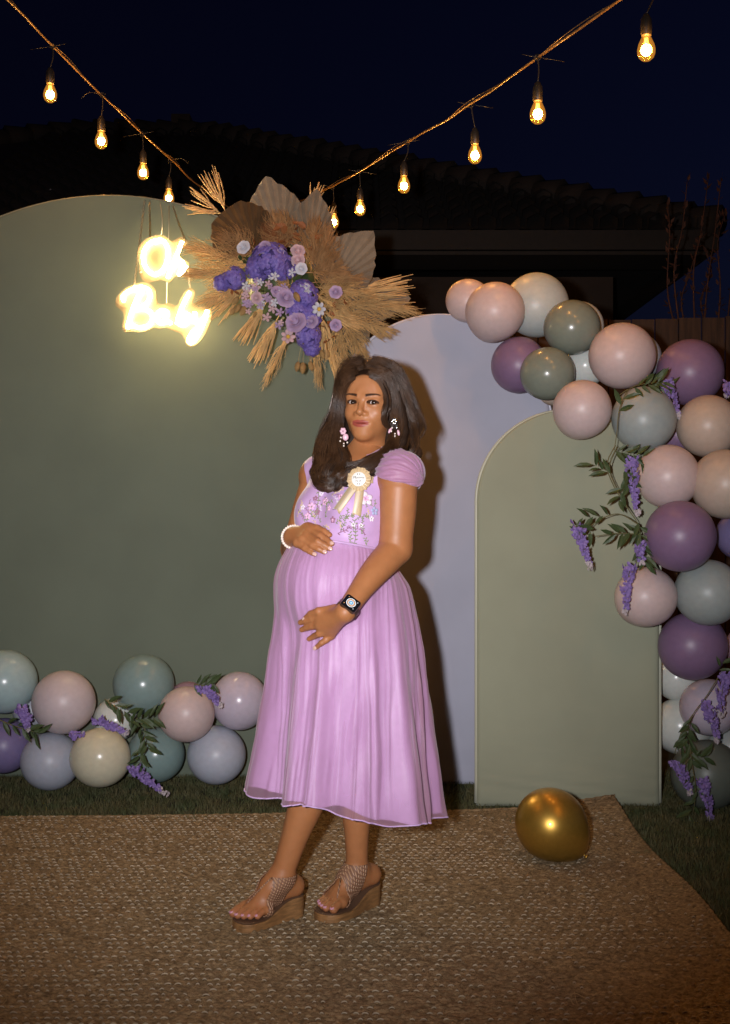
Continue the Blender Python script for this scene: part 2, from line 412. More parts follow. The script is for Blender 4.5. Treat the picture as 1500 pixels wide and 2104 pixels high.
# ---- house beyond
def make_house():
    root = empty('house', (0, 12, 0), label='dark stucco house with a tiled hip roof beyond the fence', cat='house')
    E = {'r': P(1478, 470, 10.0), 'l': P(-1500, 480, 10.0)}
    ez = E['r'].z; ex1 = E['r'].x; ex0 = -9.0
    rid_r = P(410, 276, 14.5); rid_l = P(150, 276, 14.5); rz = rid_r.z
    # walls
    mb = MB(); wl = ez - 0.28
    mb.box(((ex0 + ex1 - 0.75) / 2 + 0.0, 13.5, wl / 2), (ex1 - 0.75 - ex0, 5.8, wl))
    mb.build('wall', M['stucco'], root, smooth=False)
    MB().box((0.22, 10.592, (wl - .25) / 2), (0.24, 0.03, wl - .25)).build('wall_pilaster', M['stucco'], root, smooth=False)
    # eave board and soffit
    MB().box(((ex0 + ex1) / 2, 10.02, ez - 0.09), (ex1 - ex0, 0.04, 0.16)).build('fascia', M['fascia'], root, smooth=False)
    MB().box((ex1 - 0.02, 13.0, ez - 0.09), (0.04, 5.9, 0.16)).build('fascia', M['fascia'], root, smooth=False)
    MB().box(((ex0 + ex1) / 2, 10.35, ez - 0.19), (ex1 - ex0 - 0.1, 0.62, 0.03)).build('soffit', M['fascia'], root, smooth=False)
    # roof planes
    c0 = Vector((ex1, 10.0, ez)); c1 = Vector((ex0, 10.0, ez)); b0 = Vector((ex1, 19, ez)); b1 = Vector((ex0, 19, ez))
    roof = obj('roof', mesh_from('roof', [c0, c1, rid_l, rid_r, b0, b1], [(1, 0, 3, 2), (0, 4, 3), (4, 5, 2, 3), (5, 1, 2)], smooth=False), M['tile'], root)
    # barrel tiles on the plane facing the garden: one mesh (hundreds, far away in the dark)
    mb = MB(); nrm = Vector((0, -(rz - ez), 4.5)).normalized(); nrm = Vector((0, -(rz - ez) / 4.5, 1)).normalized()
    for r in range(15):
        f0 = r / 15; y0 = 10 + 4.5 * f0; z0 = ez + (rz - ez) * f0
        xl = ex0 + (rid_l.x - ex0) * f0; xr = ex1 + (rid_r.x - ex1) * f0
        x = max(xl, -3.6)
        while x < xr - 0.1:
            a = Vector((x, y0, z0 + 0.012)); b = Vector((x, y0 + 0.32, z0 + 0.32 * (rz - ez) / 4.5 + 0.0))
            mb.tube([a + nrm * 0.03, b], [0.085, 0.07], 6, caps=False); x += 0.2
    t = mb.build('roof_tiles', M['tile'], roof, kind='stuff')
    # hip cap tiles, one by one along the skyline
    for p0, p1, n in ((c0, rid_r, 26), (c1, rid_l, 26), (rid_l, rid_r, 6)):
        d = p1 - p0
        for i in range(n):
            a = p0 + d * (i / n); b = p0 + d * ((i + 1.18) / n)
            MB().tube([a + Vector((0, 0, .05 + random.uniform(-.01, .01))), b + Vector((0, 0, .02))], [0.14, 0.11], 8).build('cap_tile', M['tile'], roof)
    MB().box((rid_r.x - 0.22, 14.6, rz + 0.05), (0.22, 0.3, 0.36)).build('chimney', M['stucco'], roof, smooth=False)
make_house()

# ---- board fence behind the balloons
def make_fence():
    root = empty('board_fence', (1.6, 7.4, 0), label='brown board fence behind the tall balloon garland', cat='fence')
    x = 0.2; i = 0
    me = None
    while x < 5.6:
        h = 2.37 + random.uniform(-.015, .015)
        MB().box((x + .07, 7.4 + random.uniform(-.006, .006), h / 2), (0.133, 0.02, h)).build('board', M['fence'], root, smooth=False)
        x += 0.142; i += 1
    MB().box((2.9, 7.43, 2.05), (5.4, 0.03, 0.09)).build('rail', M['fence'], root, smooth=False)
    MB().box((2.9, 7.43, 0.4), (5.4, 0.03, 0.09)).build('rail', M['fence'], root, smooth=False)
make_fence()

# ---- tall dry shrub against the sky at the right
def make_shrub():
    root = empty('dry_shrub', P(1440, 1400, 6.9), label='tall thin shrub with sparse reddish leaves behind the fence corner', cat='shrub')
    lm = MB().add([(0, 0, 0), (0.010, 0, .020), (0, .004, .05), (-0.010, 0, .020)], [(0, 1, 2), (0, 2, 3)]).mesh('leaf', False); lm.materials.append(M['shrub'])
    stems = [((1400, 700), (1385, 560), (1402, 470), (1412, 372)), ((1430, 720), (1425, 560), (1440, 480), (1455, 370)),
             ((1445, 720), (1452, 600), (1470, 470), (1482, 365)), ((1470, 720), (1480, 600), (1475, 500), (1490, 440)),
             ((1395, 700), (1372, 600), (1376, 480), (1372, 420)), ((1490, 720), (1500, 610), (1512, 500), (1506, 430)),
             ((1415, 700), (1400, 620), (1418, 560), (1432, 510)), ((1460, 700), (1440, 620), (1462, 560), (1450, 520))]
    n = 0
    for k, s in enumerate(stems):
        Y = 7.9 + 0.09 * k
        path = bez([P(px, py, Y) for px, py in s], 24)
        MB().tube(path, [0.007 - 0.0045 * i / len(path) for i in range(len(path))], 5).build('stem', M['shrub'], root)
        for q in range(34):
            p = path[random.randrange(4, len(path))]
            if n < 280:
                obj('leaf', lm, None, root, loc=p + Vector((random.gauss(0, .006), random.gauss(0, .006), 0)), rot=(random.uniform(-1.0, 1.6), random.uniform(-.6, .6), random.uniform(0, 6.3)), scale=random.uniform(0.6, 1.3)); n += 1
make_shrub()
# ================================================================== STRING LIGHTS
def bulb_glass():
    m = bpy.data.materials.new('amber_glass'); m.use_nodes = True; nt = m.node_tree; nt.nodes.clear()
    out = nt.nodes.new('ShaderNodeOutputMaterial'); g = nt.nodes.new('ShaderNodeBsdfGlass'); t = nt.nodes.new('ShaderNodeBsdfTransparent'); mx = nt.nodes.new('ShaderNodeMixShader')
    e = nt.nodes.new('ShaderNodeEmission'); ad = nt.nodes.new('ShaderNodeAddShader')
    g.inputs[0].default_value = (1, 0.72, 0.30, 1); g.inputs['Roughness'].default_value = 0.08; g.inputs['IOR'].default_value = 1.2
    t.inputs[0].default_value = (1, 0.70, 0.30, 1); mx.inputs[0].default_value = 0.45
    e.inputs[0].default_value = (1, 0.42, 0.06, 1); e.inputs[1].default_value = 0.28
    lw = nt.nodes.new('ShaderNodeLayerWeight'); lw.inputs[0].default_value = 0.35
    nt.links.new(t.outputs[0], mx.inputs[1]); nt.links.new(g.outputs[0], mx.inputs[2]); nt.links.new(mx.outputs[0], ad.inputs[0]); nt.links.new(e.outputs[0], ad.inputs[1]); nt.links.new(ad.outputs[0], out.inputs[0])
    return m
M['amber_glass'] = bulb_glass()
M['filament'] = mat('filament', (1, 0.7, 0.3), 0.5, emit=(1.0, 0.50, 0.13), estr=7)

def bulb_meshes():
    s = 1.0
    glass = MB().lathe([(0.0125, 0), (0.0135, -.006), (0.019, -.018), (0.026, -.034), (0.0295, -.050), (0.029, -.063), (0.024, -.076), (0.014, -.085), (0.003, -.088)], sides=20)
    sock = MB().lathe([(0.006, .068), (0.009, .066), (0.012, .058), (0.0175, .048), (0.0185, .030), (0.0185, .004), (0.0165, 0.0), (0.0165, -.004)], sides=16)
    fil = MB()
    for k in range(4):
        a = k * math.pi / 2 + .4
        fil.tube([(0.004 * math.cos(a), 0.004 * math.sin(a), -.012), (0.012 * math.cos(a), 0.012 * math.sin(a), -.064)], 0.0028, 6)
    core = fil
    g = glass.mesh('bulb_glass'); g.materials.append(M['amber_glass'])
    so = sock.mesh('socket'); so.materials.append(M['black_rubber'])
    f = core.mesh('filament'); f.materials.append(M['filament'])
    return g, so, f
BG, BS, BF = bulb_meshes()

def strand(name, label, cpts, group='strands of bulbs overhead'):
    root = empty(name, cpts[0], label=label, cat='light strand', group=group)
    path = bez(cpts, 14 * (len(cpts) - 1))
    wob = [p + Vector((mnoise.noise(p * 3) * .006, 0, mnoise.noise(p * 3 + Vector((3, 1, 0))) * .006)) for p in path]
    MB().tube(wob, 0.0050, 7).build('cable', M['cable'], root)
    # steel guide wire wound about the cable
    MB().tube([p + Vector((0.007 * math.cos(i * .33), 0, 0.006 + 0.008 * math.sin(i * .33))) for i, p in enumerate(wob)], 0.0022, 5).build('guide_wire', M['cable'], root)
    return root

def hang_bulb(c, label, drop, sway=0.0, power=14.0):
    """a bulb with socket on a short lead, hanging from the strand at c"""
    top = Vector(c); bz = top.z - drop
    root = empty('string_light_bulb', (top.x, top.y, bz), label=label, cat='light bulb', group='amber bulbs on the light strands')
    b = Vector((top.x + sway, top.y, bz))
    MB().tube(bez([top, top + Vector((sway * .2 + .004, 0, -(drop - .068) * .5)), b + Vector((0, 0, .066))], 8), 0.0028, 6).build('lead', M['black_rubber'], root)
    obj('socket', BS, None, root, loc=b); obj('bulb_glass', BG, None, root, loc=b); obj('filament', BF, None, root, loc=b)
    # cable tie with its loose tail
    MB().tube([top + Vector((0.011 * math.cos(a), 0.004 * math.sin(2 * a), 0.011 * math.sin(a))) for a in np.linspace(0, 6.2, 12)], 0.003, 5)\
        .tube(bez([top, top + Vector((random.choice((-1, 1)) * .06, 0, .012)), top + Vector((random.choice((-1, 1)) * .10, .01, -.012))], 8), 0.0013, 4).build('cable_tie', M['black_rubber'], root)
    ld = bpy.data.lights.new('bulb_light', 'POINT'); lo = bpy.data.objects.new('bulb_light', ld); COL.objects.link(lo)
    ld.energy = power; ld.color = (1.0, 0.58, 0.22); ld.shadow_soft_size = 0.03; lo.location = b + Vector((0, 0, -.05)); attach(lo, root)
    return root

RP = [P(1560, -190, 3.55), P(1345, -45, 4.0), P(1275, 0, 4.12), P(1105, 118, 4.5), P(958, 220, 5.3), P(838, 292, 5.95), P(735, 355, 6.7), P(668, 390, 7.3), P(590, 425, 8.0)]
LP = [P(-110, -120, 4.5), P(15, 0, 5.0), P(108, 95, 5.4), P(210, 195, 5.75), P(292, 275, 6.3), P(357, 333, 6.9), P(405, 380, 7.4), P(470, 425, 8.1)]
# the strands run on over the lawn towards the house behind the photographer
RP = [Vector((1.75, 1.4, 3.0)), Vector((1.5, 2.5, 2.98))] + RP
LP = [Vector((-1.9, 1.6, 3.35)), Vector((-1.65, 3.2, 3.40))] + LP
strand('light_strand', 'string light cable sloping down from the upper right towards the palm leaves', RP, None)
strand('light_strand', 'string light cable sloping down on the sign side towards the palm leaves', LP, None)
def drop_for(c, px, py_bulb_centre):
    zb = CH - (py_bulb_centre - CY) / FPX * c.y
    return c.z - zb - 0.047
for c, px, pyc, lab in (
    (P(1345, -45, 4.0), 1328, 100, 'glowing amber bulb hanging highest on the right strand, largest of all'),
    (P(1105, 118, 4.5), 1105, 232, 'glowing amber bulb on the right strand, second from its high end'),
    (P(968, 215, 5.28), 976, 317, 'glowing amber bulb on the right strand, third from its high end'),
    (P(838, 292, 5.95), 830, 380, 'glowing amber bulb on the right strand in front of the roofline'),
    (P(738, 353, 6.7), 740, 428, 'glowing amber bulb beside the tall palm leaf on the right strand'),
    (P(684, 385, 7.2), 686, 455, 'glowing amber bulb half hidden behind the palm leaf edge'),
    (P(108, 95, 5.4), 103, 192, 'glowing amber bulb highest on the strand over the sage panel'),
    (P(210, 195, 5.75), 208, 288, 'glowing amber bulb at the roofline over the sage panel, second on its strand'),
    (P(292, 275, 6.3), 294, 353, 'glowing amber bulb third on the strand over the sage panel'),
    (P(350, 330, 6.9), 347, 405, 'glowing amber bulb dipping to the rim of the sage panel')):
    hang_bulb(c, lab, drop_for(c, px, pyc), sway=(px - CX) / FPX * c.y - c.x)
for c in (Vector((1.68, 1.7, 2.99)), Vector((1.55, 2.3, 2.98)), Vector((1.46, 2.95, 2.97)), Vector((-1.86, 1.9, 3.36)), Vector((-1.74, 2.6, 3.39)), Vector((-1.63, 3.4, 3.4)), Vector((-1.57, 4.1, 3.38))):
    hang_bulb(c, 'amber bulb on the part of a strand above the open lawn', 0.2)
# ================================================================== BALLOONS
def balloon_mat(name, col, rough=0.33):
    return mat(name, col, rough, spec=0.4, sss=0.15, var=0.04, vscale=6)
BC = {'pink': (0.54, 0.42, 0.405), 'blush': (0.54, 0.45, 0.46), 'pale': (0.43, 0.46, 0.44), 'sage': (0.19, 0.215, 0.175), 'teal': (0.20, 0.28, 0.27), 'aqua': (0.34, 0.45, 0.46),
      'purple': (0.20, 0.125, 0.22), 'violet': (0.19, 0.155, 0.31), 'beige': (0.47, 0.375, 0.305), 'greysage': (0.30, 0.335, 0.325), 'lilac': (0.48, 0.42, 0.50), 'blue': (0.41, 0.43, 0.50),
      'cream': (0.58, 0.54, 0.40), 'white': (0.60, 0.62, 0.58), 'darkgreen': (0.13, 0.15, 0.125), 'mauve': (0.33, 0.21, 0.27)}
BM = {k: balloon_mat('balloon_' + k, c, 0.24 if k in ('sage', 'teal', 'aqua', 'cream', 'white', 'lilac') else 0.40) for k, c in BC.items()}
def balloon_profile(n=28):
    pr = []
    for i in range(n + 1):
        t = math.pi * i / n
        z = math.cos(t); r = math.sin(t)
        if z < 0: z *= 1.0 + 0.16 * (-z) ** 2.2; r *= 1.0 - 0.10 * (-z) ** 2
        pr.append((max(r, 0.001), z))
    return pr
prof = balloon_profile()
bm_mb = MB().lathe(prof[::-1], sides=48)
BALLOON = bm_mb.mesh('balloon_body')
knot_mb = MB().lathe([(0.012, -1.13), (0.035, -1.15), (0.022, -1.175), (0.05, -1.20), (0.085, -1.235), (0.08, -1.24), (0.02, -1.21)], sides=14)
KNOT = knot_mb.mesh('balloon_knot')
_bmesh = {}
def balloon(px, py, rpx, Y, c, label, group, knot_dir=None, squash=None):
    r = rpx / FPX * Y
    ctr = P(px, py, Y)
    if c not in _bmesh:
        me = BALLOON.copy(); me.materials.append(BM[c]); kn = KNOT.copy(); kn.materials.append(BM[c]); _bmesh[c] = (me, kn)
    me, kn = _bmesh[c]
    if knot_dir is None: knot_dir = Vector((random.uniform(-.5, .5), 1.0, random.uniform(-.9, .3)))
    q = (-Vector(knot_dir)).to_track_quat('Z', 'Y')
    root = empty('balloon', ctr, label=label, cat='balloon', group=group)
    sc = Vector((r * random.uniform(.97, 1.02), r * random.uniform(.96, 1.0), r * random.uniform(.96, 1.03))) if squash is None else Vector(squash) * r
    for nm, mm in (('balloon_skin', me), ('knot', kn)):
        o = bpy.data.objects.new(nm, mm); COL.objects.link(o); o.parent = root
        o.rotation_mode = 'QUATERNION'; o.rotation_quaternion = q; o.scale = sc
    return root
GR, GL = 'balloons of the tall garland', 'balloons of the low garland'
for b in (
    (962, 618, 46, 5.22, 'pink', 'small pink balloon half hidden at the very tip of the tall garland'),
    (1017, 641, 61, 5.12, 'pink', 'large pink balloon in front of the lilac panel top'),
    (1102, 627, 67, 5.24, 'pale', 'pale grey-green balloon topping the tall garland'),
    (1175, 673, 58, 5.02, 'sage', 'glossy sage balloon above its darker twin, below the pale topmost one'),
    (1187, 672, 53, 5.20, 'white', 'cream balloon mostly hidden behind the upper glossy sage balloon'),
    (1066, 750, 58, 5.14, 'purple', 'dusky purple balloon lying over the lilac panel'),
    (1125, 768, 56, 4.98, 'sage', 'dark sage balloon overlapping the purple one on the lilac panel'),
    (1203, 752, 44, 5.16, 'white', 'small cream balloon peeping out between two sage and two pink balloons'),
    (1278, 731, 69, 4.96, 'pink', 'largest pink balloon on the shoulder of the tall garland'),
    (1306, 735, 52, 5.22, 'blue', 'bluish balloon hidden behind the largest pink balloon'),
    (1196, 842, 61, 4.76, 'pink', 'pink balloon hanging over the olive panel top'),
    (1138, 800, 34, 5.12, 'beige', 'little beige balloon under the dark sage balloon'),
    (1323, 861, 68, 4.80, 'greysage', 'grey-green balloon with a green vine falling over it'),
    (1418, 765, 70, 4.98, 'purple', 'big purple balloon with wisteria at its foot, beside the largest pink one'),
    (1455, 876, 66, 4.80, 'beige', 'upper beige balloon below the big purple one'),
    (1393, 893, 44, 5.04, 'purple', 'purple balloon showing as a sliver between grey-green and beige balloons'),
    (1372, 979, 66, 4.72, 'pink', 'pink balloon beside wisteria halfway down the olive panel edge'),
    (1490, 995, 72, 4.68, 'beige', 'lower beige balloon at the widest bulge of the tall garland'),
    (1397, 1102, 74, 4.62, 'purple', 'large mauve-purple balloon next to the wisteria vine tip'),
    (1522, 1100, 52, 4.86, 'violet', 'violet balloon tucked beside the mauve-purple one'),
    (1327, 1227, 64, 4.76, 'pink', 'pink balloon with a wisteria raceme hanging down its side'),
    (1455, 1218, 69, 4.76, 'greysage', 'grey-green balloon below the mauve-purple one'),
    (1423, 1327, 71, 4.86, 'purple', 'dark purple balloon low in the tall garland beside the olive panel'),
    (1535, 1330, 44, 4.98, 'mauve', 'mauve balloon at the outer side of the dark purple one'),
    (1390, 1392, 48, 5.16, 'white', 'pale balloon wedged behind the olive panel under the dark purple one'),
    (1400, 1492, 60, 5.14, 'white', 'lower pale balloon half behind the olive panel edge'),
    (1457, 1453, 60, 4.98, 'lilac', 'greyish lilac balloon with wisteria racemes in front'),
    (1500, 1535, 46, 5.10, 'pale', 'pale balloon beneath the greyish lilac one'),
    (1452, 1592, 74, 4.94, 'darkgreen', 'dark green balloon resting on the grass at the garland foot')):
    balloon(*b, GR)
for b in (
    (10, 1401, 66, 5.24, 'aqua', 'pale aqua balloon at the outer end of the low garland'),
    (131, 1443, 66, 5.16, 'blush', 'blush balloon between the aqua and teal ones'),
    (295, 1406, 62, 5.24, 'teal', 'highest teal-green balloon of the low garland'),
    (383, 1468, 58, 5.08, 'pink', 'pink balloon in front of the teal ones'),
    (492, 1440, 60, 5.20, 'lilac', 'pinkish lilac balloon beside the lavender dress'),
    (445, 1551, 61, 5.20, 'blue', 'bluish lilac balloon on the grass beside the dress hem'),
    (206, 1557, 62, 5.10, 'cream', 'cream balloon sitting on the grass'),
    (104, 1564, 60, 5.20, 'blue', 'grey-blue balloon on the grass beside the cream one'),
    (8, 1532, 57, 5.26, 'violet', 'violet balloon under the pale aqua one'),
    (320, 1550, 60, 5.26, 'teal', 'lower teal balloon with a wisteria spray hanging over it'),
    (238, 1478, 46, 5.32, 'white', 'white balloon hidden behind the blush and cream ones'),
    (386, 1442, 42, 5.34, 'mauve', 'mauve balloon hidden behind the pink one'),
    (66, 1458, 40, 5.36, 'blue', 'bluish balloon hidden between the aqua and blush ones')):
    balloon(*b, GL)
# loose metallic gold balloon on the rug
BM['gold'] = mat('gold_foil', (0.50, 0.29, 0.05), 0.36, metal=0.75, var=0.05, vscale=8, coat=0.25)
g = balloon(1133, 1694, 76, 4.13, 'gold', 'loose metallic gold balloon lying on the jute rug', None, knot_dir=(0.80, -.20, -.72), squash=(0.98, 0.96, 1.0))
# ================================================================== IMPLICIT SURFACES (bodies and cloth that must flow together)
class Field:
    def __init__(s, lo, hi, h):
        s.lo = np.array(lo, np.float32); s.h = h
        s.n = np.ceil((np.array(hi) - np.array(lo)) / h).astype(int) + 1
        s.F = np.full(tuple(s.n), 0.05, np.float32)
    def sub(s, a, b, pad):
        i0 = np.clip(np.floor((np.array(a) - pad - s.lo) / s.h).astype(int), 0, s.n); i1 = np.clip(np.ceil((np.array(b) + pad - s.lo) / s.h).astype(int) + 1, 0, s.n)
        ax = [s.lo[k] + s.h * np.arange(i0[k], i1[k], dtype=np.float32) for k in range(3)]
        sl = tuple(slice(i0[k], i1[k]) for k in range(3))
        return sl, ax[0][:, None, None], ax[1][None, :, None], ax[2][None, None, :]
    def put(s, sl, d, k, cut=False):
        A = s.F[sl]
        if A.size == 0: return
        if cut:
            d = -d
            if k <= 0: s.F[sl] = np.maximum(A, d); return
            hh = np.clip(0.5 - 0.5 * (d - A) / k, 0, 1)
            s.F[sl] = d * (1 - hh) + A * hh + k * hh * (1 - hh)
            return
        if k <= 0: s.F[sl] = np.minimum(A, d); return
        hh = np.clip(0.5 + 0.5 * (d - A) / k, 0, 1)
        s.F[sl] = d * (1 - hh) + A * hh - k * hh * (1 - hh)
    def cone(s, a, b, ra, rb, k=0.01, cut=False, flat=None):
        a = np.array(a, np.float32); b = np.array(b, np.float32); r = max(ra, rb)
        sl, X, Y, Z = s.sub(np.minimum(a, b) - r, np.maximum(a, b) + r, k + 4 * s.h)
        ba = b - a; L = float((ba * ba).sum()) + 1e-12
        px, py, pz = X - a[0], Y - a[1], Z - a[2]
        t = np.clip((px * ba[0] + py * ba[1] + pz * ba[2]) / L, 0, 1)
        qx, qy, qz = px - t * ba[0], py - t * ba[1], pz - t * ba[2]
        if flat is not None:
            n, kf = np.array(flat[0], np.float32), flat[1]; n = n / np.linalg.norm(n)
            dn = qx * n[0] + qy * n[1] + qz * n[2]
            d = np.sqrt(qx * qx + qy * qy + qz * qz + dn * dn * (kf * kf - 1)) - (ra + (rb - ra) * t)
        else: d = np.sqrt(qx * qx + qy * qy + qz * qz) - (ra + (rb - ra) * t)
        s.put(sl, d, k, cut)
    def ell(s, c, r, k=0.01, cut=False, axes=None):
        c = np.array(c, np.float32); r = np.array(r, np.float32)
        m = r.max(); sl, X, Y, Z = s.sub(c - m, c + m, k + 4 * s.h)
        px, py, pz = X - c[0], Y - c[1], Z - c[2]
        if axes is not None:
            q = [px * a[0] + py * a[1] + pz * a[2] for a in axes]
        else: q = [px, py, pz]
        k0 = np.sqrt((q[0] / r[0]) ** 2 + (q[1] / r[1]) ** 2 + (q[2] / r[2]) ** 2)
        k1 = np.sqrt((q[0] / r[0] ** 2) ** 2 + (q[1] / r[1] ** 2) ** 2 + (q[2] / r[2] ** 2) ** 2) + 1e-9
        s.put(sl, k0 * (k0 - 1) / k1, k, cut)
    def path(s, pts, rad, k=0.006):
        for i in range(len(pts) - 1): s.cone(pts[i], pts[i + 1], rad[i], rad[i + 1], k if i == 0 else min(k, 0.004))
    def mesh(s):
        F = s.F; S = F < 0
        a = S[:-1, :-1, :-1]; allT = a.copy(); anyT = a.copy()
        for dx in (0, 1):
            for dy in (0, 1):
                for dz in (0, 1):
                    q = S[dx:S.shape[0] - 1 + dx, dy:S.shape[1] - 1 + dy, dz:S.shape[2] - 1 + dz]
                    allT &= q; anyT |= q
        act = anyT & ~allT; ids = np.argwhere(act); N = len(ids)
        imap = np.full(act.shape, -1, np.int32); imap[act] = np.arange(N)
        acc = np.zeros((N, 3)); cnt = np.zeros(N)
        for ax in range(3):
            o1, o2 = [k for k in range(3) if k != ax]
            for p in (0, 1):
                for q in (0, 1):
                    off = np.zeros(3, int); off[o1] = p; off[o2] = q
                    i = ids + off; j = i.copy(); j[:, ax] += 1
                    f0 = F[i[:, 0], i[:, 1], i[:, 2]]; f1 = F[j[:, 0], j[:, 1], j[:, 2]]
                    m = (f0 < 0) != (f1 < 0); t = f0[m] / (f0[m] - f1[m])
                    pos = np.tile(off.astype(float), (m.sum(), 1)); pos[:, ax] = t
                    acc[m] += pos; cnt[m] += 1
        V = (ids + acc / cnt[:, None]) * s.h + s.lo
        quads = []
        for ax in range(3):
            o1, o2 = [k for k in range(3) if k != ax]
            sl0 = [slice(None)] * 3; sl1 = [slice(None)] * 3; sl0[ax] = slice(0, -1); sl1[ax] = slice(1, None)
            s0, s1 = S[tuple(sl0)], S[tuple(sl1)]
            e = np.argwhere(s0 != s1)
            e = e[(e[:, o1] > 0) & (e[:, o2] > 0) & (e[:, o1] < act.shape[o1]) & (e[:, o2] < act.shape[o2])]
            fl = s0[e[:, 0], e[:, 1], e[:, 2]]
            def g(d1, d2):
                i = e.copy(); i[:, o1] -= d1; i[:, o2] -= d2; return imap[i[:, 0], i[:, 1], i[:, 2]]
            Q = np.stack([g(1, 1), g(0, 1), g(0, 0), g(1, 0)], 1)
            if ax == 1: fl = ~fl
            Q[~fl] = Q[~fl][:, ::-1]
            quads.append(Q[(Q >= 0).all(1)])
        return V, np.concatenate(quads)

# ================================================================== THE WOMAN
FW = np.array((-0.643, -0.766, 0.0)); LF = np.array((0.766, -0.643, 0.0)); UP = np.array((0, 0, 1.0)); BAX = (FW, LF, UP)
_bz = [0.0, 0.40, 0.90, 1.10, 1.32, 1.5]; _bx = [-.14, -.07, -.035, -.030, -.018, 0.0]; _by = [3.50, 3.52, 3.54, 3.53, 3.54, 3.545]
def BP(fw, lf, z):
    b = np.array((np.interp(z, _bz, _bx), np.interp(z, _bz, _by), z)); return b + FW * fw + LF * lf
def A3(v): return np.array(v[:])

M['skin'] = None
def skin_material():
    m = mat('skin', (0.30, 0.135, 0.062), 0.47, sss=0.15, spec=0.38)
    nt = m.node_tree; b = nt.nodes['Principled BSDF']
    at = nt.nodes.new('ShaderNodeAttribute'); at.attribute_name = 'tone'
    nz = nt.nodes.new('ShaderNodeTexNoise'); nz.inputs['Scale'].default_value = 38; nz.inputs['Detail'].default_value = 8
    tc = nt.nodes.new('ShaderNodeTexCoord'); nt.links.new(tc.outputs['Object'], nz.inputs['Vector'])
    mr = nt.nodes.new('ShaderNodeMapRange'); mr.inputs[3].default_value = 0.82; mr.inputs[4].default_value = 1.14; nt.links.new(nz.outputs[0], mr.inputs[0])
    mx = nt.nodes.new('ShaderNodeMix'); mx.data_type = 'RGBA'; mx.blend_type = 'MULTIPLY'; mx.inputs[0].default_value = 1.0
    nt.links.new(at.outputs['Color'], mx.inputs[6]); nt.links.new(mr.outputs[0], mx.inputs[7]); nt.links.new(mx.outputs[2], b.inputs['Base Color'])
    gm = nt.nodes.new('ShaderNodeMath'); gm.operation = 'MULTIPLY'; gm.inputs[1].default_value = 0.38; nt.links.new(at.outputs['Alpha'], gm.inputs[0]); nt.links.new(gm.outputs[0], b.inputs['Specular IOR Level'])
    n2 = nt.nodes.new('ShaderNodeTexNoise'); n2.inputs['Scale'].default_value = 900; nt.links.new(tc.outputs['Object'], n2.inputs['Vector'])
    bp = nt.nodes.new('ShaderNodeBump'); bp.inputs['Strength'].default_value = 0.10; bp.inputs['Distance'].default_value = 0.001
    nt.links.new(n2.outputs[0], bp.inputs['Height']); nt.links.new(bp.outputs[0], b.inputs['Normal'])
    return m
M['skin'] = skin_material()
SKIN = np.array((0.375, 0.152, 0.058))
M['satin'] = mat('lavender_satin', (0.52, 0.345, 0.60), 0.40, sheen=0.3, var=0.05, vscale=60, bump=0.08, bscale=500, spec=0.35)
M['bodice'] = mat('lavender_bodice', (0.52, 0.335, 0.58), 0.5, sheen=0.3, var=0.05, vscale=30, bump=0.10, bscale=600, spec=0.3)
def organza(name, col, dens):
    m = bpy.data.materials.new(name); m.use_nodes = True; nt = m.node_tree; b = nt.nodes['Principled BSDF']; out = nt.nodes['Material Output']
    b.inputs['Base Color'].default_value = (*col, 1); b.inputs['Roughness'].default_value = 0.5; b.inputs['Sheen Weight'].default_value = 0.5
    tl = nt.nodes.new('ShaderNodeBsdfTranslucent'); tl.inputs[0].default_value = (*col, 1)
    m1 = nt.nodes.new('ShaderNodeMixShader'); m1.inputs[0].default_value = 0.35
    tr = nt.nodes.new('ShaderNodeBsdfTransparent'); m2 = nt.nodes.new('ShaderNodeMixShader')
    lw = nt.nodes.new('ShaderNodeLayerWeight'); lw.inputs[0].default_value = 0.45
    mr = nt.nodes.new('ShaderNodeMapRange'); mr.inputs[3].default_value = dens; mr.inputs[4].default_value = min(1, dens + 0.45)   # thread cover grows at grazing view
    nt.links.new(lw.outputs['Facing'], mr.inputs[0]); nt.links.new(mr.outputs[0], m2.inputs[0])
    nt.links.new(b.outputs[0], m1.inputs[1]); nt.links.new(tl.outputs[0], m1.inputs[2])
    nt.links.new(tr.outputs[0], m2.inputs[1]); nt.links.new(m1.outputs[0], m2.inputs[2]); nt.links.new(m2.outputs[0], out.inputs[0])
    return m
M['organza'] = organza('pink_lilac_organza', (0.60, 0.335, 0.48), 0.40)
M['sleeve'] = organza('sleeve_organza', (0.60, 0.33, 0.55), 0.72)
M['hair'] = mat('dark_brown_hair', (0.075, 0.036, 0.017), 0.34, var=0.45, vscale=30, spec=0.6, translucent=0.25)
M['hair_base'] = mat('dark_hair_depth', (0.020, 0.011, 0.007), 0.6, spec=0.2)
M['nail'] = mat('pale_nail', (0.62, 0.40, 0.34), 0.2, spec=0.6)
M['toenail'] = mat('pink_nail_polish', (0.60, 0.30, 0.40), 0.2, spec=0.6)
M['gold'] = mat('gold', (0.75, 0.50, 0.18), 0.25, metal=1.0)
M['silver'] = mat('silver', (0.75, 0.72, 0.68), 0.22, metal=1.0)
M['pearl'] = mat('pearl', (0.78, 0.68, 0.60), 0.22, spec=0.7)
M['wedge'] = mat('cork_wedge', (0.25, 0.125, 0.045), 0.55, var=0.3, vscale=30, stretch=(1, 1, 5), bump=0.2)
M['insole'] = mat('brown_insole', (0.10, 0.05, 0.026), 0.7)

WOMAN = empty('person', BP(0, 0, 0), label='standing woman in a lavender knee-length dress cradling her belly with both hands', cat='person')

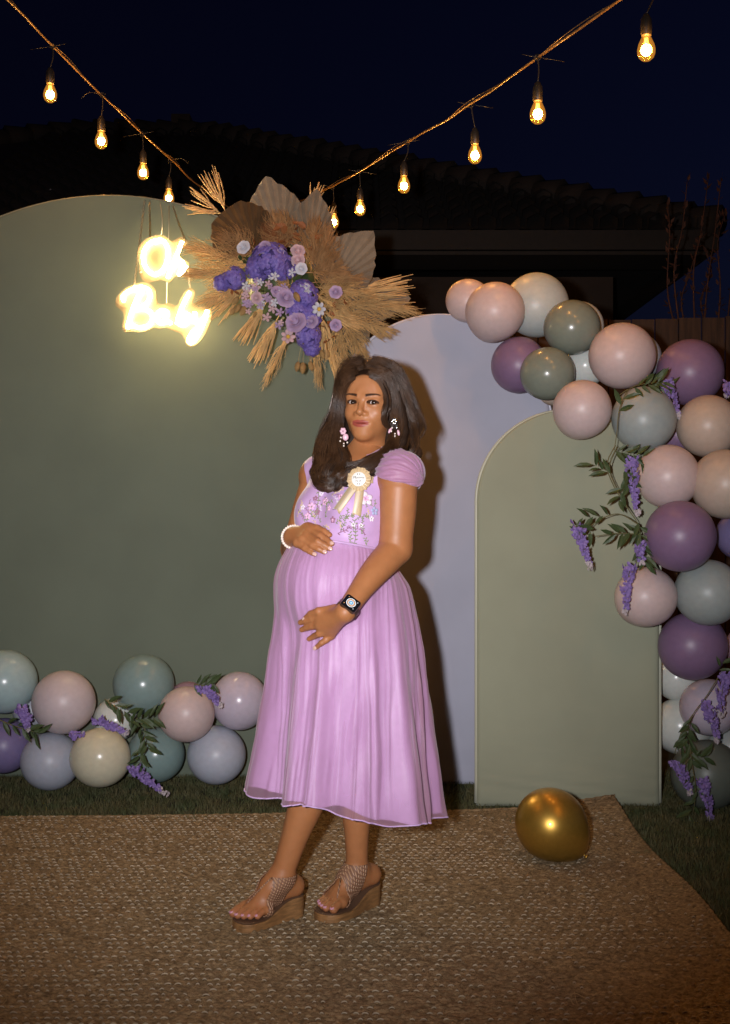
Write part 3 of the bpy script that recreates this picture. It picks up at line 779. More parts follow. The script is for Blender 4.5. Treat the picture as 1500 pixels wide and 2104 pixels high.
# ---------------- dress: bodice
def torso_prims(fd, infl=0.0, belly=True, k=0.03):
    fd.ell(BP(0.0, 0, 1.185), np.array((0.108, 0.142, 0.20)) + infl, k, axes=BAX)
    fd.ell(BP(0.03, 0, 1.265), np.array((0.078, 0.130, 0.085)) + infl, k, axes=BAX)
    for sg in (-1, 1):
        fd.ell(BP(0.075, sg * 0.060, 1.178), np.array((0.080, 0.074, 0.088)) + infl, 0.040, axes=BAX)
        fd.cone(BP(-.012, sg * 0.05, 1.325), BP(-.012, sg * 0.155, 1.300), 0.048 + infl, 0.056 + infl, 0.03)
    if belly: fd.ell(BP(0.080, 0, 0.985), np.array((0.160, 0.150, 0.175)) + infl, 0.035, axes=BAX)
def seam_z(x): return np.interp(x, [-0.25, -0.10, 0.03, 0.15], [1.142, 1.114, 1.090, 1.070])
fd = Field((-0.33, 3.22, 1.02), (0.28, 3.86, 1.42), 0.004)
torso_prims(fd, 0.008)
fd.ell(BP(0.055, 0, 1.385), (0.090, 0.100, 0.112), 0.006, cut=True, axes=BAX)
gx = fd.lo[0] + fd.h * np.arange(fd.n[0]); gz = fd.lo[2] + fd.h * np.arange(fd.n[2])
fd.F = np.maximum(fd.F, (seam_z(gx)[:, None, None] - 0.006 - gz[None, None, :]).astype(np.float32))
V, Q = fd.mesh()
bod = obj('bodice', mesh_from('bodice', V, Q), M['bodice'], WOMAN)

# ---------------- dress: skirt
sil_py = np.array([1090, 1135, 1180, 1230, 1280, 1330, 1400, 1500, 1600, 1690.])
sil_l = np.array([612, 600, 576, 559, 547, 538, 529, 515, 499, 486.])
sil_r = np.array([800, 822, 838, 853, 865, 874, 882, 893, 905, 914.])
sil_z = CH - (sil_py - CY) / FPX * 3.52
def sil(z):
    xl = np.interp(-z, -sil_z, (sil_l - CX) / FPX * 3.52); xr = np.interp(-z, -sil_z, (sil_r - CX) / FPX * 3.52); return xl, xr
fb = Field((-0.45, 3.05, 0.75), (0.40, 4.0, 1.30), 0.008); torso_prims(fb, 0.006)
def field_at(fd, X, Y, Z):
    i = ((X - fd.lo[0]) / fd.h); j = ((Y - fd.lo[1]) / fd.h); k = ((Z - fd.lo[2]) / fd.h)
    i = np.clip(np.round(i).astype(int), 0, fd.n[0] - 1); j = np.clip(np.round(j).astype(int), 0, fd.n[1] - 1); k = np.clip(np.round(k).astype(int), 0, fd.n[2] - 1)
    return fd.F[i, j, k]
def skirt(name, m, off0, off1, seed, drop, sharp, amp, over=None):
    nth, nt_ = 520, 150
    th = np.linspace(0, 2 * np.pi, nth, endpoint=False); t = np.linspace(0, 1, nt_) ** 1.0
    TH, T = np.meshgrid(th, t)
    rs = np.random.default_rng(seed)
    ctx, sty = np.cos(TH), np.sin(TH)
    xg = -0.06 + 0.25 * ctx
    hem = np.interp(xg + 0.04 * T, [-0.35, -0.13, 0.05, 0.23], [0.412, 0.408, 0.366, 0.326]) - drop + 0.006 * np.sin(5 * TH + seed) + 0.004 * np.sin(11 * TH + 2 * seed)
    zs = seam_z(-0.03 + 0.17 * ctx)
    Z = zs + (hem - zs) * T
    xl, xr = sil(Z); cx = (xl + xr) / 2 + 0.006; rx = (xr - xl) / 2 - 0.018 - 0.022 * T
    cy = 3.525 + 0 * T; ry = rx * (0.88 + 0.06 * T)
    R = 1 / np.sqrt((ctx / rx) ** 2 + (sty / ry) ** 2)
    # body radius by marching the torso field
    RB = np.full(R.shape, 0.02)
    for s_ in np.arange(0.02, 0.40, 0.004):
        ins = (field_at(fb, cx + ctx * s_, cy + sty * s_, Z) < 0) & (Z > 0.80); RB = np.where(ins, s_, RB)
    for _ in range(3):
        for axx in (0, 1):
            K = np.ones(9) / 9
            if axx == 1: RB = np.apply_along_axis(lambda q: np.convolve(np.concatenate([q[-8:], q, q[:8]]), K, 'same')[8:-8], 1, RB)
            else: RB = np.apply_along_axis(lambda q: np.convolve(np.concatenate([q[:1].repeat(8), q, q[-1:].repeat(8)]), K, 'same')[8:-8], 0, RB)
    w0 = smoothstep(0.0, 0.14, T)
    R = RB * (1 - w0) + (0.5 * (R + RB) + np.sqrt(0.25 * (R - RB) ** 2 + 0.00016)) * w0
    # folds: unevenly spaced, growing towards the hem
    def ridge(ph, s): return np.exp(-s * (1 - np.cos(ph))) - 0.35
    warp = 0.35 * np.sin(3 * TH + rs.uniform(0, 6)) + 0.25 * np.sin(7 * TH + rs.uniform(0, 6)) + 0.10 * np.sin(13 * TH + 3 * T + rs.uniform(0, 6))
    am = 0.6 + 0.4 * np.sin(2 * TH + rs.uniform(0, 6)) * np.sin(5 * TH + rs.uniform(0, 6))
    fade = 0.5 + 0.5 * np.sin(3 * TH + 4.2 * T + rs.uniform(0, 6)) * np.sin(5 * TH - 3.1 * T + rs.uniform(0, 6))
    fade2 = 0.5 + 0.5 * np.sin(7 * TH + 5.0 * T + rs.uniform(0, 6)) * np.sin(4 * TH - 6 * T + rs.uniform(0, 6))
    D = amp * (0.0032 + 0.0135 * T ** 1.1) * am * ridge(15 * TH + 4.5 * warp + 0.6 * np.sin(3 * T + TH * 3), sharp) * (0.35 + 0.65 * fade)
    D += amp * (0.0026 + 0.0058 * T) * ridge(31 * TH + 7 * warp + 1.0 * np.sin(4 * T + 2 * TH), sharp * 1.3) * fade2
    D += amp * 0.0018 * np.exp(-T / 0.13) * np.sin(88 * TH + 8 * warp) * (0.4 + 0.6 * fade2)
    D += 0.022 * T ** 1.6 * np.sin(6 * TH + 0.8 * np.sin(3 * TH + 1) + 0.6 * np.sin(2 * T)) + 0.010 * T ** 1.2 * np.sin(13 * TH + 1.4 * np.sin(4 * TH + 2))
    D *= smoothstep(-0.02, 0.06, T)
    # crumple
    cr = np.zeros_like(D)
    for q in range(6):
        a, b_, c_ = rs.uniform(4, 16), rs.uniform(6, 26), rs.uniform(0, 6); cr += np.sin(np.round(a) * TH + b_ * T * 1.3 + c_) * rs.uniform(0.3, 1)
    D += 0.0011 * cr * smoothstep(0.1, 0.5, T)
    R = R + D + off0 + (off1 - off0) * T
    if over is not None: R = np.maximum(R, over + 0.003 + 0.004 * T)
    Vx = np.stack([cx + ctx * R, cy + sty * R, Z], -1).reshape(-1, 3)
    idx = np.arange(nth * nt_).reshape(nt_, nth); nx_ = np.roll(idx, -1, 1)
    Fq = np.stack([idx[:-1], idx[1:], nx_[1:], nx_[:-1]], -1).reshape(-1, 4)
    o = obj(name, mesh_from(name, Vx, Fq), m, WOMAN)
    # hem roll
    hm = Vx.reshape(nt_, nth, 3)[-1]
    MB().tube([Vector(p) for p in hm] + [Vector(hm[0])], 0.0022, 5, caps=False).build('hem', m if name != 'skirt_overlay' else M['satin'], o)
    return o, Vx, Fq, R
sk_in, SV, SF, SR = skirt('skirt_lining', M['satin'], 0.002, 0.004, 3, 0.0, 1.6, 1.0)
sk_out, OV, OF, _r = skirt('skirt_overlay', M['organza'], 0.005, 0.014, 11, 0.012, 3.6, 1.6, SR)
# waistband
wb = []
for a in np.linspace(0, 2 * np.pi, 120, endpoint=False):
    i = int(round(a / (2 * np.pi) * 520)) % 520; p = OV.reshape(150, 520, 3)[0, i]; wb.append(Vector(p) + Vector((0, 0, 0.003)))
MB().tube(wb + [wb[0]], 0.0032, 6, caps=False, flat=1.0).build('waist_seam', M['bodice'], WOMAN)

DRESS_BVH = BVHTree.FromPolygons([tuple(v) for v in OV], [tuple(f) for f in OF])
BOD_BVH = BVHTree.FromPolygons([tuple(v) for v in V], [tuple(q) for q in Q])
def on_dress(px, py, lift, default=3.35):
    """the point on the dress seen at a photo position, raised off the cloth"""
    d = (P(px, py, 1.0) - Vector((0, 0, CH))).normalized(); best = None
    for b in (DRESS_BVH, BOD_BVH):
        h = b.ray_cast(Vector((0, 0, CH)), d)
        if h[0] is not None and (best is None or h[3] < best[1]): best = (h[0], h[3], h[1])
    if best is None: return P(px, py, default), Vector((0, -1, 0))
    n = best[2]; n = n if n.dot(d) < 0 else -n
    return best[0] - d * lift, n

# ---------------- body: arms, hands, legs and feet as one surface
bd = Field((-0.46, 3.16, 0.0), (0.26, 3.82, 1.42), 0.0028)
torso_prims(bd, -0.004, belly=True)
bd.cone(BP(-.01, 0, 1.30), (0.010, 3.548, 1.42), 0.047, 0.044, 0.035)
bd.cone(BP(0, 0.075, 0.90), P(735, 1545, 3.56), 0.10, 0.058, 0.05); bd.cone(BP(0, -0.075, 0.90), P(655, 1530, 3.47), 0.10, 0.058, 0.05)
# left arm
S = P(820, 985, 3.405); Eb = P(813, 1128, 3.405); W = P(709, 1258, 3.245)
def limb(pts, rad, k=0.02, n=30):
    pp = bez(pts, n); m = len(pp)
    tt = np.linspace(0, 1, len(rad)); rr = np.interp(np.linspace(0, 1, m), tt, rad)
    for _ in range(6): rr[1:-1] = (rr[:-2] + 2 * rr[1:-1] + rr[2:]) / 4
    for i in range(m - 1): bd.cone(pp[i], pp[i + 1], rr[i], rr[i + 1], k if i == 0 else 0.004)
bd.cone(BP(-.01, 0.125, 1.290), S, 0.052, 0.054, 0.03)
limb([S, S.lerp(Eb, .5), Eb], [.048, .0510, .0510, .0490, .0450, .041], 0.02)
limb([Eb, Eb.lerp(W, .5) + Vector((-.004, -.002, .004)), W], [.043, .0425, .040, .0355, .030, .0265, .0255], 0.02)
def q(px, py, lift): return on_dress(px, py, lift)[0]
def hand(wrist, palm, digits, k=0.006):
    for a, b, ra, rb in palm: bd.cone(a, b, ra, rb, 0.014)
    for d, rad in digits:
        for i in range(len(d) - 1): bd.cone(d[i], d[i + 1], rad[i], rad[i + 1], 0.007 if i == 0 else 0.0025)
    return
lk = [q(661, 1270, .020), q(658, 1283, .020), q(666, 1296, .018), q(680, 1305, .015)]   # knuckles
Lpalm = [(W, lk[0], .018, .0150), (W, lk[1], .020, .0150), (W, lk[2], .020, .0145), (W, lk[3], .017, .0125), (q(688, 1256, .028), q(668, 1262, .022), .018, .014)]
Ldig = [([q(690, 1252, .024), q(655, 1256, .020), q(639, 1262, .016), q(629, 1270, .012)], [.0135, .0115, .0105, .0085]),
        ([lk[0], q(643, 1272, .019), q(629, 1275, .013), q(617, 1279, .007)], [.0130, .0105, .0095, .0075]),
        ([lk[1], q(643, 1286, .019), q(631, 1289, .012), q(620, 1294, .007)], [.0125, .0105, .0095, .0075]),
        ([lk[2], q(656, 1302, .018), q(646, 1307, .012), q(635, 1313, .007)], [.0118, .0098, .0088, .0070]),
        ([lk[3], q(670, 1315, .014), q(661, 1321, .010), q(650, 1330, .007)], [.0105, .0088, .0080, .0065])]
hand(W, Lpalm, Ldig)
# right arm: upper arm behind the bodice, forearm coming forward over the belly
RS = Vector(BP(-.01, -0.165, 1.295)); RW = q(603, 1103, .030); RE = Vector((-0.208, 3.62, 1.078))
bd.cone(BP(-.01, -0.135, 1.295), RS, 0.055, 0.057, 0.03); limb([RS, RS.lerp(RE, .5), RE], [.047, .046, .042, .038])
limb([RE, RE.lerp(RW, .5), RW], [.038, .037, .034, .029, .0250])
rk = [q(638, 1090, .018), q(631, 1099, .019), q(622, 1108, .019), q(611, 1116, .017)]
Rpalm = [(RW, rk[0], .018, .0145), (RW, rk[1], .020, .0150), (RW, rk[2], .020, .0145), (RW, rk[3], .017, .0125), (RW, q(634, 1083, .020), .016, .0130)]
Rdig = [([q(630, 1083, .020), q(652, 1086, .018), q(665, 1092, .013), q(677, 1099, .010)], [.0130, .0112, .0100, .0080]),
        ([rk[0], q(658, 1101, .017), q(671, 1109, .012), q(682, 1117, .009)], [.0125, .0102, .0092, .0075]),
        ([rk[1], q(653, 1113, .017), q(666, 1120, .012), q(677, 1127, .009)], [.0125, .0102, .0092, .0075]),
        ([rk[2], q(642, 1121, .016), q(655, 1128, .012), q(666, 1134, .009)], [.0118, .0098, .0088, .0072]),
        ([rk[3], q(626, 1127, .014), q(636, 1133, .010), q(646, 1139, .008)], [.0105, .0085, .0078, .0065])]
hand(RW, Rpalm, Rdig)
# legs
K1 = P(652, 1540, 3.45); A1 = Vector((-0.240, 3.502, 0.142)); K2 = P(726, 1560, 3.55); A2 = Vector((-0.024, 3.618, 0.124))
def leg(K, A, calf, rk_, rc, ra):
    limb([K, K.lerp(A, 0.30) + calf, K.lerp(A, 0.62) + calf * 0.5, A], [rk_, rc * 1.02, rc, rc * .92, (rc + ra) * 0.47, ra * 1.08, ra])
leg(K1, A1, Vector((.014, .016, 0)), 0.056, 0.0535, 0.0315)
leg(K2, A2, Vector((.006, .018, 0)), 0.052, 0.048, 0.0295)
FEET = []
def foot(A, heel, T0, ax, perp, side):
    ax = Vector((*ax, 0)).normalized(); perp = Vector((*perp, 0)).normalized()
    heel = Vector(heel)
    bd.cone(A, heel, 0.030, 0.029, 0.02)
    offs = [(0, 0, .0125), (.024, .004, .0105), (.042, -.003, .0098), (.058, -.013, .0092), (.073, -.027, .0086)]
    tips = [T0 + perp * o + ax * a for o, a, r in offs]
    ballc = T0 + perp * 0.034 - ax * 0.062 + Vector((0, 0, .016))
    inst = A.lerp(ballc, 0.42) + Vector((0, 0, .006))
    bd.cone(A, inst, 0.032, 0.031, 0.02); bd.cone(heel, ballc - Vector((0, 0, .004)), 0.027, 0.022, 0.02)
    bd.cone(inst, ballc, 0.031, 0.024, 0.018)
    for o, a, r in offs:
        bd.cone(ballc + perp * (o - 0.034) * 0.5 - ax * 0.01, T0 + perp * (o * 0.97) + ax * (a - 0.040) + Vector((0, 0, .008)), 0.021, 0.0145 if o else .016, 0.012)
    nails = []
    for tp, (o, a, r) in zip(tips, offs):
        b = T0 + perp * (o * 0.97) + ax * (a - 0.042) + Vector((0, 0, .009)); mid = b.lerp(tp, 0.55) + Vector((0, 0, .004))
        bd.cone(b, mid, r * 1.05, r * 0.92, 0.006); bd.cone(mid, tp, r * 0.95, r, 0.0025)
        nails.append((tp + Vector((0, 0, r * 0.55)) + ax * r * 0.62, (ax * 0.75 + Vector((0, 0, 1))).normalized(), r))
    FEET.append(dict(A=A, heel=heel, T0=T0, ax=ax, perp=perp, tips=tips, ball=ballc, nails=nails, inst=inst))
foot(A1, (-0.208, 3.540, 0.104), Vector((-0.374, 3.458, 0.051)), (-0.68, -0.73), (0.73, -0.68), 'l')
foot(A2, (0.016, 3.652, 0.103), Vector((-0.090, 3.490, 0.051)), (-0.60, -0.80), (-0.80, 0.60), 'r')
BV, BQ = bd.mesh()

# ---------------- head, finer surface in its own frame (centimetre measures)
yaw, roll, pitch = math.radians(20), math.radians(2.5), math.radians(2)
HO = Vector((0.018, 3.530, 1.500))
HR = (Matrix.Rotation(-yaw, 3, 'Z') @ Matrix.Rotation(roll, 3, 'Y') @ Matrix.Rotation(-pitch, 3, 'X'))   # columns: lateral (her left), back, up
def hw(u, v, w): return HO + HR @ Vector((u, -v, w)) * 0.01
hf = Field((-0.088, -0.115, -0.165), (0.088, 0.125, 0.122), 0.00125)     # x = her left, y = forward, z = up
c = lambda *a: np.array(a) * 0.01
hf.ell(c(0, -1.6, 3.0), c(7.2, 9.2, 7.9), 0.0)
hf.ell(c(0, 2.4, 3.2), c(6.6, 6.2, 5.9), 0.04)
hf.ell(c(0, 2.6, -3.2), c(5.9, 5.7, 7.0), 0.02)
hf.ell(c(0, 2.8, -6.4), c(3.9, 4.9, 4.2), 0.025)
hf.ell(c(0, 6.0, -9.0), c(2.5, 1.9, 1.75), 0.018)
for s_ in (-1, 1):
    hf.ell(c(s_ * 3.9, 5.0, -2.9), c(1.95, 2.35, 1.95), 0.018)
    hf.cone(c(s_ * 1.2, 7.75, 1.5), c(s_ * 4.3, 6.7, 1.75), 0.0085, 0.0075, 0.014)
    hf.ell(c(s_ * 3.15, 9.0, -0.1), c(1.75, 1.65, 1.05), 0.010, cut=True)
    hf.ell(c(s_ * 3.15, 6.35, -0.05), c(1.48, 1.42, 1.36), 0.006)
    hf.ell(c(s_ * 7.0, -0.6, -1.3), c(0.8, 1.7, 2.9), 0.006)
hf.cone(c(0, 7.6, 0.9), c(0, 9.25, -2.6), 0.0062, 0.0080, 0.011)
hf.ell(c(0, 9.15, -3.15), c(0.92, 0.95, 0.82), 0.008)
for s_ in (-1, 1):
    hf.ell(c(s_ * 1.38, 7.95, -3.5), c(0.70, 0.95, 0.62), 0.007)
    hf.ell(c(s_ * 0.62, 9.05, -4.15), c(0.36, 0.5, 0.30), 0.002, cut=True)
hf.ell(c(0, 6.9, -6.1), c(3.1, 1.35, 2.1), 0.014)
hf.ell(c(-0.95, 7.72, -5.70), c(1.5, 0.64, 0.46), 0.006); hf.ell(c(0.95, 7.72, -5.70), c(1.5, 0.64, 0.46), 0.006)
hf.ell(c(0, 7.70, -6.60), c(1.65, 0.74, 0.62), 0.006)
hf.ell(c(0, 8.38, -6.15), c(1.9, 0.52, 0.05), 0.004, cut=True)
for s_ in (-1, 1): hf.ell(c(s_ * 3.15, 8.2, -0.10), c(1.55, 1.3, 0.62), 0.0015, cut=True)
hf.cone(c(0, -1.2, -5.5), c(-0.6, -2.6, -16), 0.046, 0.047, 0.025)
HV, HQ = hf.mesh()
def relax(Vv, Qq, wt, it):
    for _ in range(it):
        acc = np.zeros_like(Vv); cn = np.zeros(len(Vv))
        for k in range(4):
            np.add.at(acc, Qq[:, k], Vv[Qq[:, (k + 1) % 4]] + Vv[Qq[:, (k + 3) % 4]]); np.add.at(cn, Qq[:, k], 2)
        Vv = Vv + wt[:, None] * (acc / np.maximum(cn, 1)[:, None] - Vv)
    return Vv
HV = relax(HV, HQ, smoothstep(0.022, 0.034, HV[:, 2]) * 0.9, 60)
HV = relax(HV, HQ, (smoothstep(-0.010, -0.016, HV[:, 2]) * smoothstep(0.030, 0.038, np.abs(HV[:, 0]))) * 0.8 + 0.12, 14)
u, v_, w_ = HV[:, 0] * 100, HV[:, 1] * 100, HV[:, 2] * 100
tone_h = np.tile(SKIN, (len(HV), 1)); gloss_h = np.ones((len(HV), 1))
def blend(mask, colr):
    global tone_h
    global gloss_h
    mk = np.clip(mask, 0, 1)[:, None]
    if max(colr) < 0.06: gloss_h = gloss_h * (1 - mk)
    tone_h = tone_h * (1 - mk) + np.array(colr) * mk
au = np.abs(u); front = v_ > 3.0
# lips
up_top = -5.16 - 0.20 * np.exp(-(u / 0.35) ** 2) - 0.42 * (au / 2.35) ** 2.0
lo_bot = -7.26 + 0.75 * (au / 2.35) ** 2.2
blend(front * smoothstep(-0.10, 0.10, np.minimum(np.minimum(up_top - w_, w_ - lo_bot), (2.42 - au) * 0.5)), (0.285, 0.058, 0.040))
# brows
bc = 1.72 + 0.42 * np.sin(np.clip((au - 1.2) / 4.2, 0, 1) * 2.3) - 0.06 * np.clip(au - 4, 0, 3) ** 2
bw = 0.42 - 0.06 * np.clip(au - 1.2, 0, 4.4)
blend(front * 0.92 * smoothstep(0.12, -0.10, np.abs(w_ - bc) - bw) * smoothstep(1.0, 1.5, au) * smoothstep(5.6, 5.0, au), (0.022, 0.013, 0.010))
# lash lines and lids
el = ((au - 3.15) / 1.70) ** 2 + ((w_ + 0.08) / 0.77) ** 2
blend(front * (v_ < 8.4) * 0.9 * smoothstep(1.15, 0.85, el) * (w_ > -0.35), (0.018, 0.011, 0.009))
blend(front * (v_ < 8.4) * 0.5 * smoothstep(1.3, 0.9, el) * (w_ <= -0.2), (0.05, 0.025, 0.017))
blend(np.maximum(smoothstep(-0.35, 0.35, w_ - (7.75 - 0.115 * u ** 2)), (v_ < 1.2) * (w_ > -4.5)), (0.024, 0.013, 0.008))
HVw = np.array([hw(a * 100, b * 100, d * 100)[:] for a, b, d in HV])
tone_b = np.tile(SKIN * 0.97, (len(BV), 1))
for grp in (lk + rk + [d_[i_] for d_, r_ in Ldig + Rdig for i_ in (1, 2)]):
    k_ = np.exp(-((BV - np.array(grp[:])) ** 2).sum(1) / 0.011 ** 2)[:, None]; tone_b = tone_b * (1 - 0.22 * k_) + np.array((0.22, 0.075, 0.035)) * 0.22 * k_
for f_ in FEET:
    for tp_ in f_['tips']:
        k_ = np.exp(-((BV - np.array(tp_[:])) ** 2).sum(1) / 0.014 ** 2)[:, None]; tone_b = tone_b * (1 - 0.3 * k_) + np.array((0.42, 0.15, 0.09)) * 0.3 * k_
allV = np.concatenate([BV, HVw]); allQ = np.concatenate([BQ, HQ + len(BV)])
bme = mesh_from('body', allV, allQ)
ca = bme.color_attributes.new('tone', 'FLOAT_COLOR', 'POINT')
tone = np.concatenate([tone_b, tone_h]); ca.data.foreach_set('color', np.concatenate([tone, np.concatenate([np.ones((len(BV), 1)), gloss_h])], 1).astype(np.float32).ravel())
body = obj('body', bme, M['skin'], WOMAN)

# ---------------- eyes
M['sclera'] = mat('eye_white', (0.66, 0.60, 0.56), 0.12, spec=0.6); M['iris'] = mat('dark_iris', (0.022, 0.011, 0.007), 0.08, spec=0.7)
for s_ in (-1, 1):
    e = hw(s_ * 3.15, 6.30, -0.08)
    ey = MB().ball(e, 0.0127, 20, 14).build('eye', M['sclera'], WOMAN)
    d = ((Vector((0, 0, CH + .05)) - e).normalized() * 0.6 + (HR @ Vector((0, -1, 0))) * 0.4).normalized()
    MB().lathe([(0.0074, 0.0104), (0.0070, 0.0112), (0.0048, 0.0127), (0.002, 0.0133), (0.0005, 0.0134)], e, d, 20).build('iris', M['iris'], ey)

# ---------------- nails
def nail(cpos, n, along, L, Wd, m, name):
    n = Vector(n).normalized(); al = Vector(along); al = (al - n * al.dot(n)).normalized(); sd = n.cross(al)
    r = Matrix((sd, al, n)).transposed()
    MB().ball(cpos, 1.0, 10, 6, (Wd, L, 0.0016), r).build(name, m, WOMAN)
for digs, tilt in ((Rdig, Vector((0, -1, .35))), (Ldig, Vector((-.35, -1, .0)))):
    for d, rad in digs:
        if (digs is Rdig and d is Rdig[0][0]) or (digs is Ldig and d in (Ldig[1][0], Ldig[2][0], Ldig[3][0])): continue
        al = (d[3] - d[2]).normalized(); n = (tilt - al * tilt.dot(al)).normalized()
        nail(d[3] + n * rad[3] * 0.88 + al * rad[3] * .35, n, al, 0.0075, 0.0056, M['nail'], 'fingernail')
for f in FEET:
    for p, n, r in f['nails']:
        nail(p, n, f['ax'], r * 0.62, r * 0.60, M['toenail'], 'toenail')

# ---------------- wedge sandals
def sandal(f):
    heel, ax, perp, T0 = f['heel'], f['ax'], f['perp'], f['T0']
    toe_mid = T0 + perp * 0.036
    h2 = Vector((heel.x, heel.y, 0)); t2 = Vector((toe_mid.x, toe_mid.y, 0)) + ax * 0.022
    h2 = h2 - (t2 - h2).normalized() * 0.030
    axis = (t2 - h2); L = axis.length; axis.normalize(); pr = Vector((-axis.y, axis.x, 0))
    V = []; Fc = []; n = 40; rings = []
    def ztop(s): return 0.077 - 0.038 * float(smoothstep(0.15, 0.72, s))
    def half(s): return (0.030 + 0.018 * float(smoothstep(0.25, 0.72, s))) * (1 - max(0, (s - 0.80) / 0.2) ** 2.6 * 0.99) ** 0.5 * (1 - max(0, (0.14 - s) / 0.14) ** 2 * 0.99) ** 0.5
    def shell(z0f, z1f, grow, name, m, parent):
        V = []; Fc = []
        for i in range(n + 1):
            s = i / n; w = half(s) + grow
            c0 = h2 + axis * L * s + pr * (0.006 * math.sin(s * 3.1) * (1 if pr.dot(perp) < 0 else -1))
            arch = 0.0
            for sg, z in ((-1, z0f(s)), (-1, z1f(s)), (1, z1f(s)), (1, z0f(s))):
                inn = 0.93 if z == z0f(s) else 1.0
                V.append(c0 + pr * sg * w * inn + Vector((0, 0, z)))
        for i in range(n):
            for k in range(4):
                a = i * 4 + k; b = i * 4 + (k + 1) % 4; Fc.append((a, a + 4, b + 4, b))
        Fc.append((0, 1, 2, 3)); Fc.append((n * 4 + 3, n * 4 + 2, n * 4 + 1, n * 4))
        o = obj(name, mesh_from(name, V, Fc, smooth=False), m, parent)
        bv = o.modifiers.new('soft', 'BEVEL'); bv.width = 0.0018; bv.segments = 2; bv.limit_method = 'ANGLE'
        return o
    base = Vector((0, 0, .013))
    sole = shell(lambda s: 0.013, lambda s: ztop(s) - 0.004 + .002, 0.001, 'sandal_wedge', M['wedge'], WOMAN)
    shell(lambda s: ztop(s) - 0.0015, lambda s: ztop(s) + 0.0025, 0.0, 'insole', M['insole'], sole)
    # woven strap: the foot's own surface between instep and toes, raised
    rel = BV - np.array(f['ball'][:]); axn = np.array(ax[:]); pn = np.array(perp[:])
    sa = rel @ axn; sp = rel @ pn; tilt = sa + 0.28 * rel[:, 2]
    sel = (tilt > -0.058) & (tilt < 0.004) & (np.abs(sp) < 0.075) & (BV[:, 2] > 0.044) & (BV[:, 2] < 0.15)
    fq = BQ[sel[BQ].all(1)]; used = np.unique(fq); remap = np.full(len(BV), -1); remap[used] = np.arange(len(used))
    co = BV[used].copy(); fn = remap[fq]
    e1 = co[fn[:, 2]] - co[fn[:, 0]]; e2 = co[fn[:, 3]] - co[fn[:, 1]]; nf = np.cross(e1, e2); nv_ = np.zeros_like(co)
    for k in range(4): np.add.at(nv_, fn[:, k], nf)
    nv_ /= np.linalg.norm(nv_, axis=1)[:, None] + 1e-9
    ctr = np.array(f['ball'][:]); out = co - ctr; flip = np.sign((nv_ * out).sum(1).mean())
    mb = MB(); co = co + flip * nv_ * 0.0032
    mb.add([tuple(p) for p in co], [tuple(x) for x in (fn if flip > 0 else fn[:, ::-1])])
    surf = lambda: None
    top_i = np.argmax(co @ (axn * 1.0 + np.array((0, 0, .35)))); fp = Vector(co[top_i])
    post = T0 + perp * 0.011 - ax * 0.028
    st = mb.build('woven_strap', M['strap'], sole); so = st.modifiers.new('thick', 'SOLIDIFY'); so.thickness = 0.003; so.offset = 0
    MB().tube([fp, fp.lerp(Vector((post.x, post.y, 0.06)), .5) + Vector((0, 0, .004)), Vector((post.x, post.y, 0.063)), Vector((post.x, post.y, 0.042))], 0.0026, 6).build('toe_post', M['strap'], sole)
def woven():
    m = mat('tan_woven_leather', (0.40, 0.215, 0.115), 0.5); nt = m.node_tree; b = nt.nodes['Principled BSDF']
    tc = nt.nodes.new('ShaderNodeTexCoord'); mp = nt.nodes.new('ShaderNodeMapping'); mp.inputs['Rotation'].default_value = (0.6, 0.5, 0.75); nt.links.new(tc.outputs['Object'], mp.inputs[0])
    ws = []
    for d in ('X', 'Y'):
        w_ = nt.nodes.new('ShaderNodeTexWave'); w_.bands_direction = d; w_.inputs['Scale'].default_value = 42; w_.inputs['Distortion'].default_value = 1.2; nt.links.new(mp.outputs[0], w_.inputs['Vector']); ws.append(w_)
    mu = nt.nodes.new('ShaderNodeMath'); mu.operation = 'MULTIPLY'; nt.links.new(ws[0].outputs[1], mu.inputs[0]); nt.links.new(ws[1].outputs[1], mu.inputs[1])
    rp = nt.nodes.new('ShaderNodeValToRGB'); rp.color_ramp.elements[0].color = (0.19, 0.09, 0.05, 1); rp.color_ramp.elements[1].color = (0.46, 0.26, 0.15, 1); rp.color_ramp.elements[0].position = 0.02; rp.color_ramp.elements[1].position = 0.30
    nt.links.new(mu.outputs[0], rp.inputs[0]); nt.links.new(rp.outputs[0], b.inputs['Base Color'])
    bp = nt.nodes.new('ShaderNodeBump'); bp.inputs['Distance'].default_value = 0.003; nt.links.new(mu.outputs[0], bp.inputs['Height']); nt.links.new(bp.outputs[0], b.inputs['Normal'])
    return m
M['strap'] = woven()
for f in FEET: sandal(f)
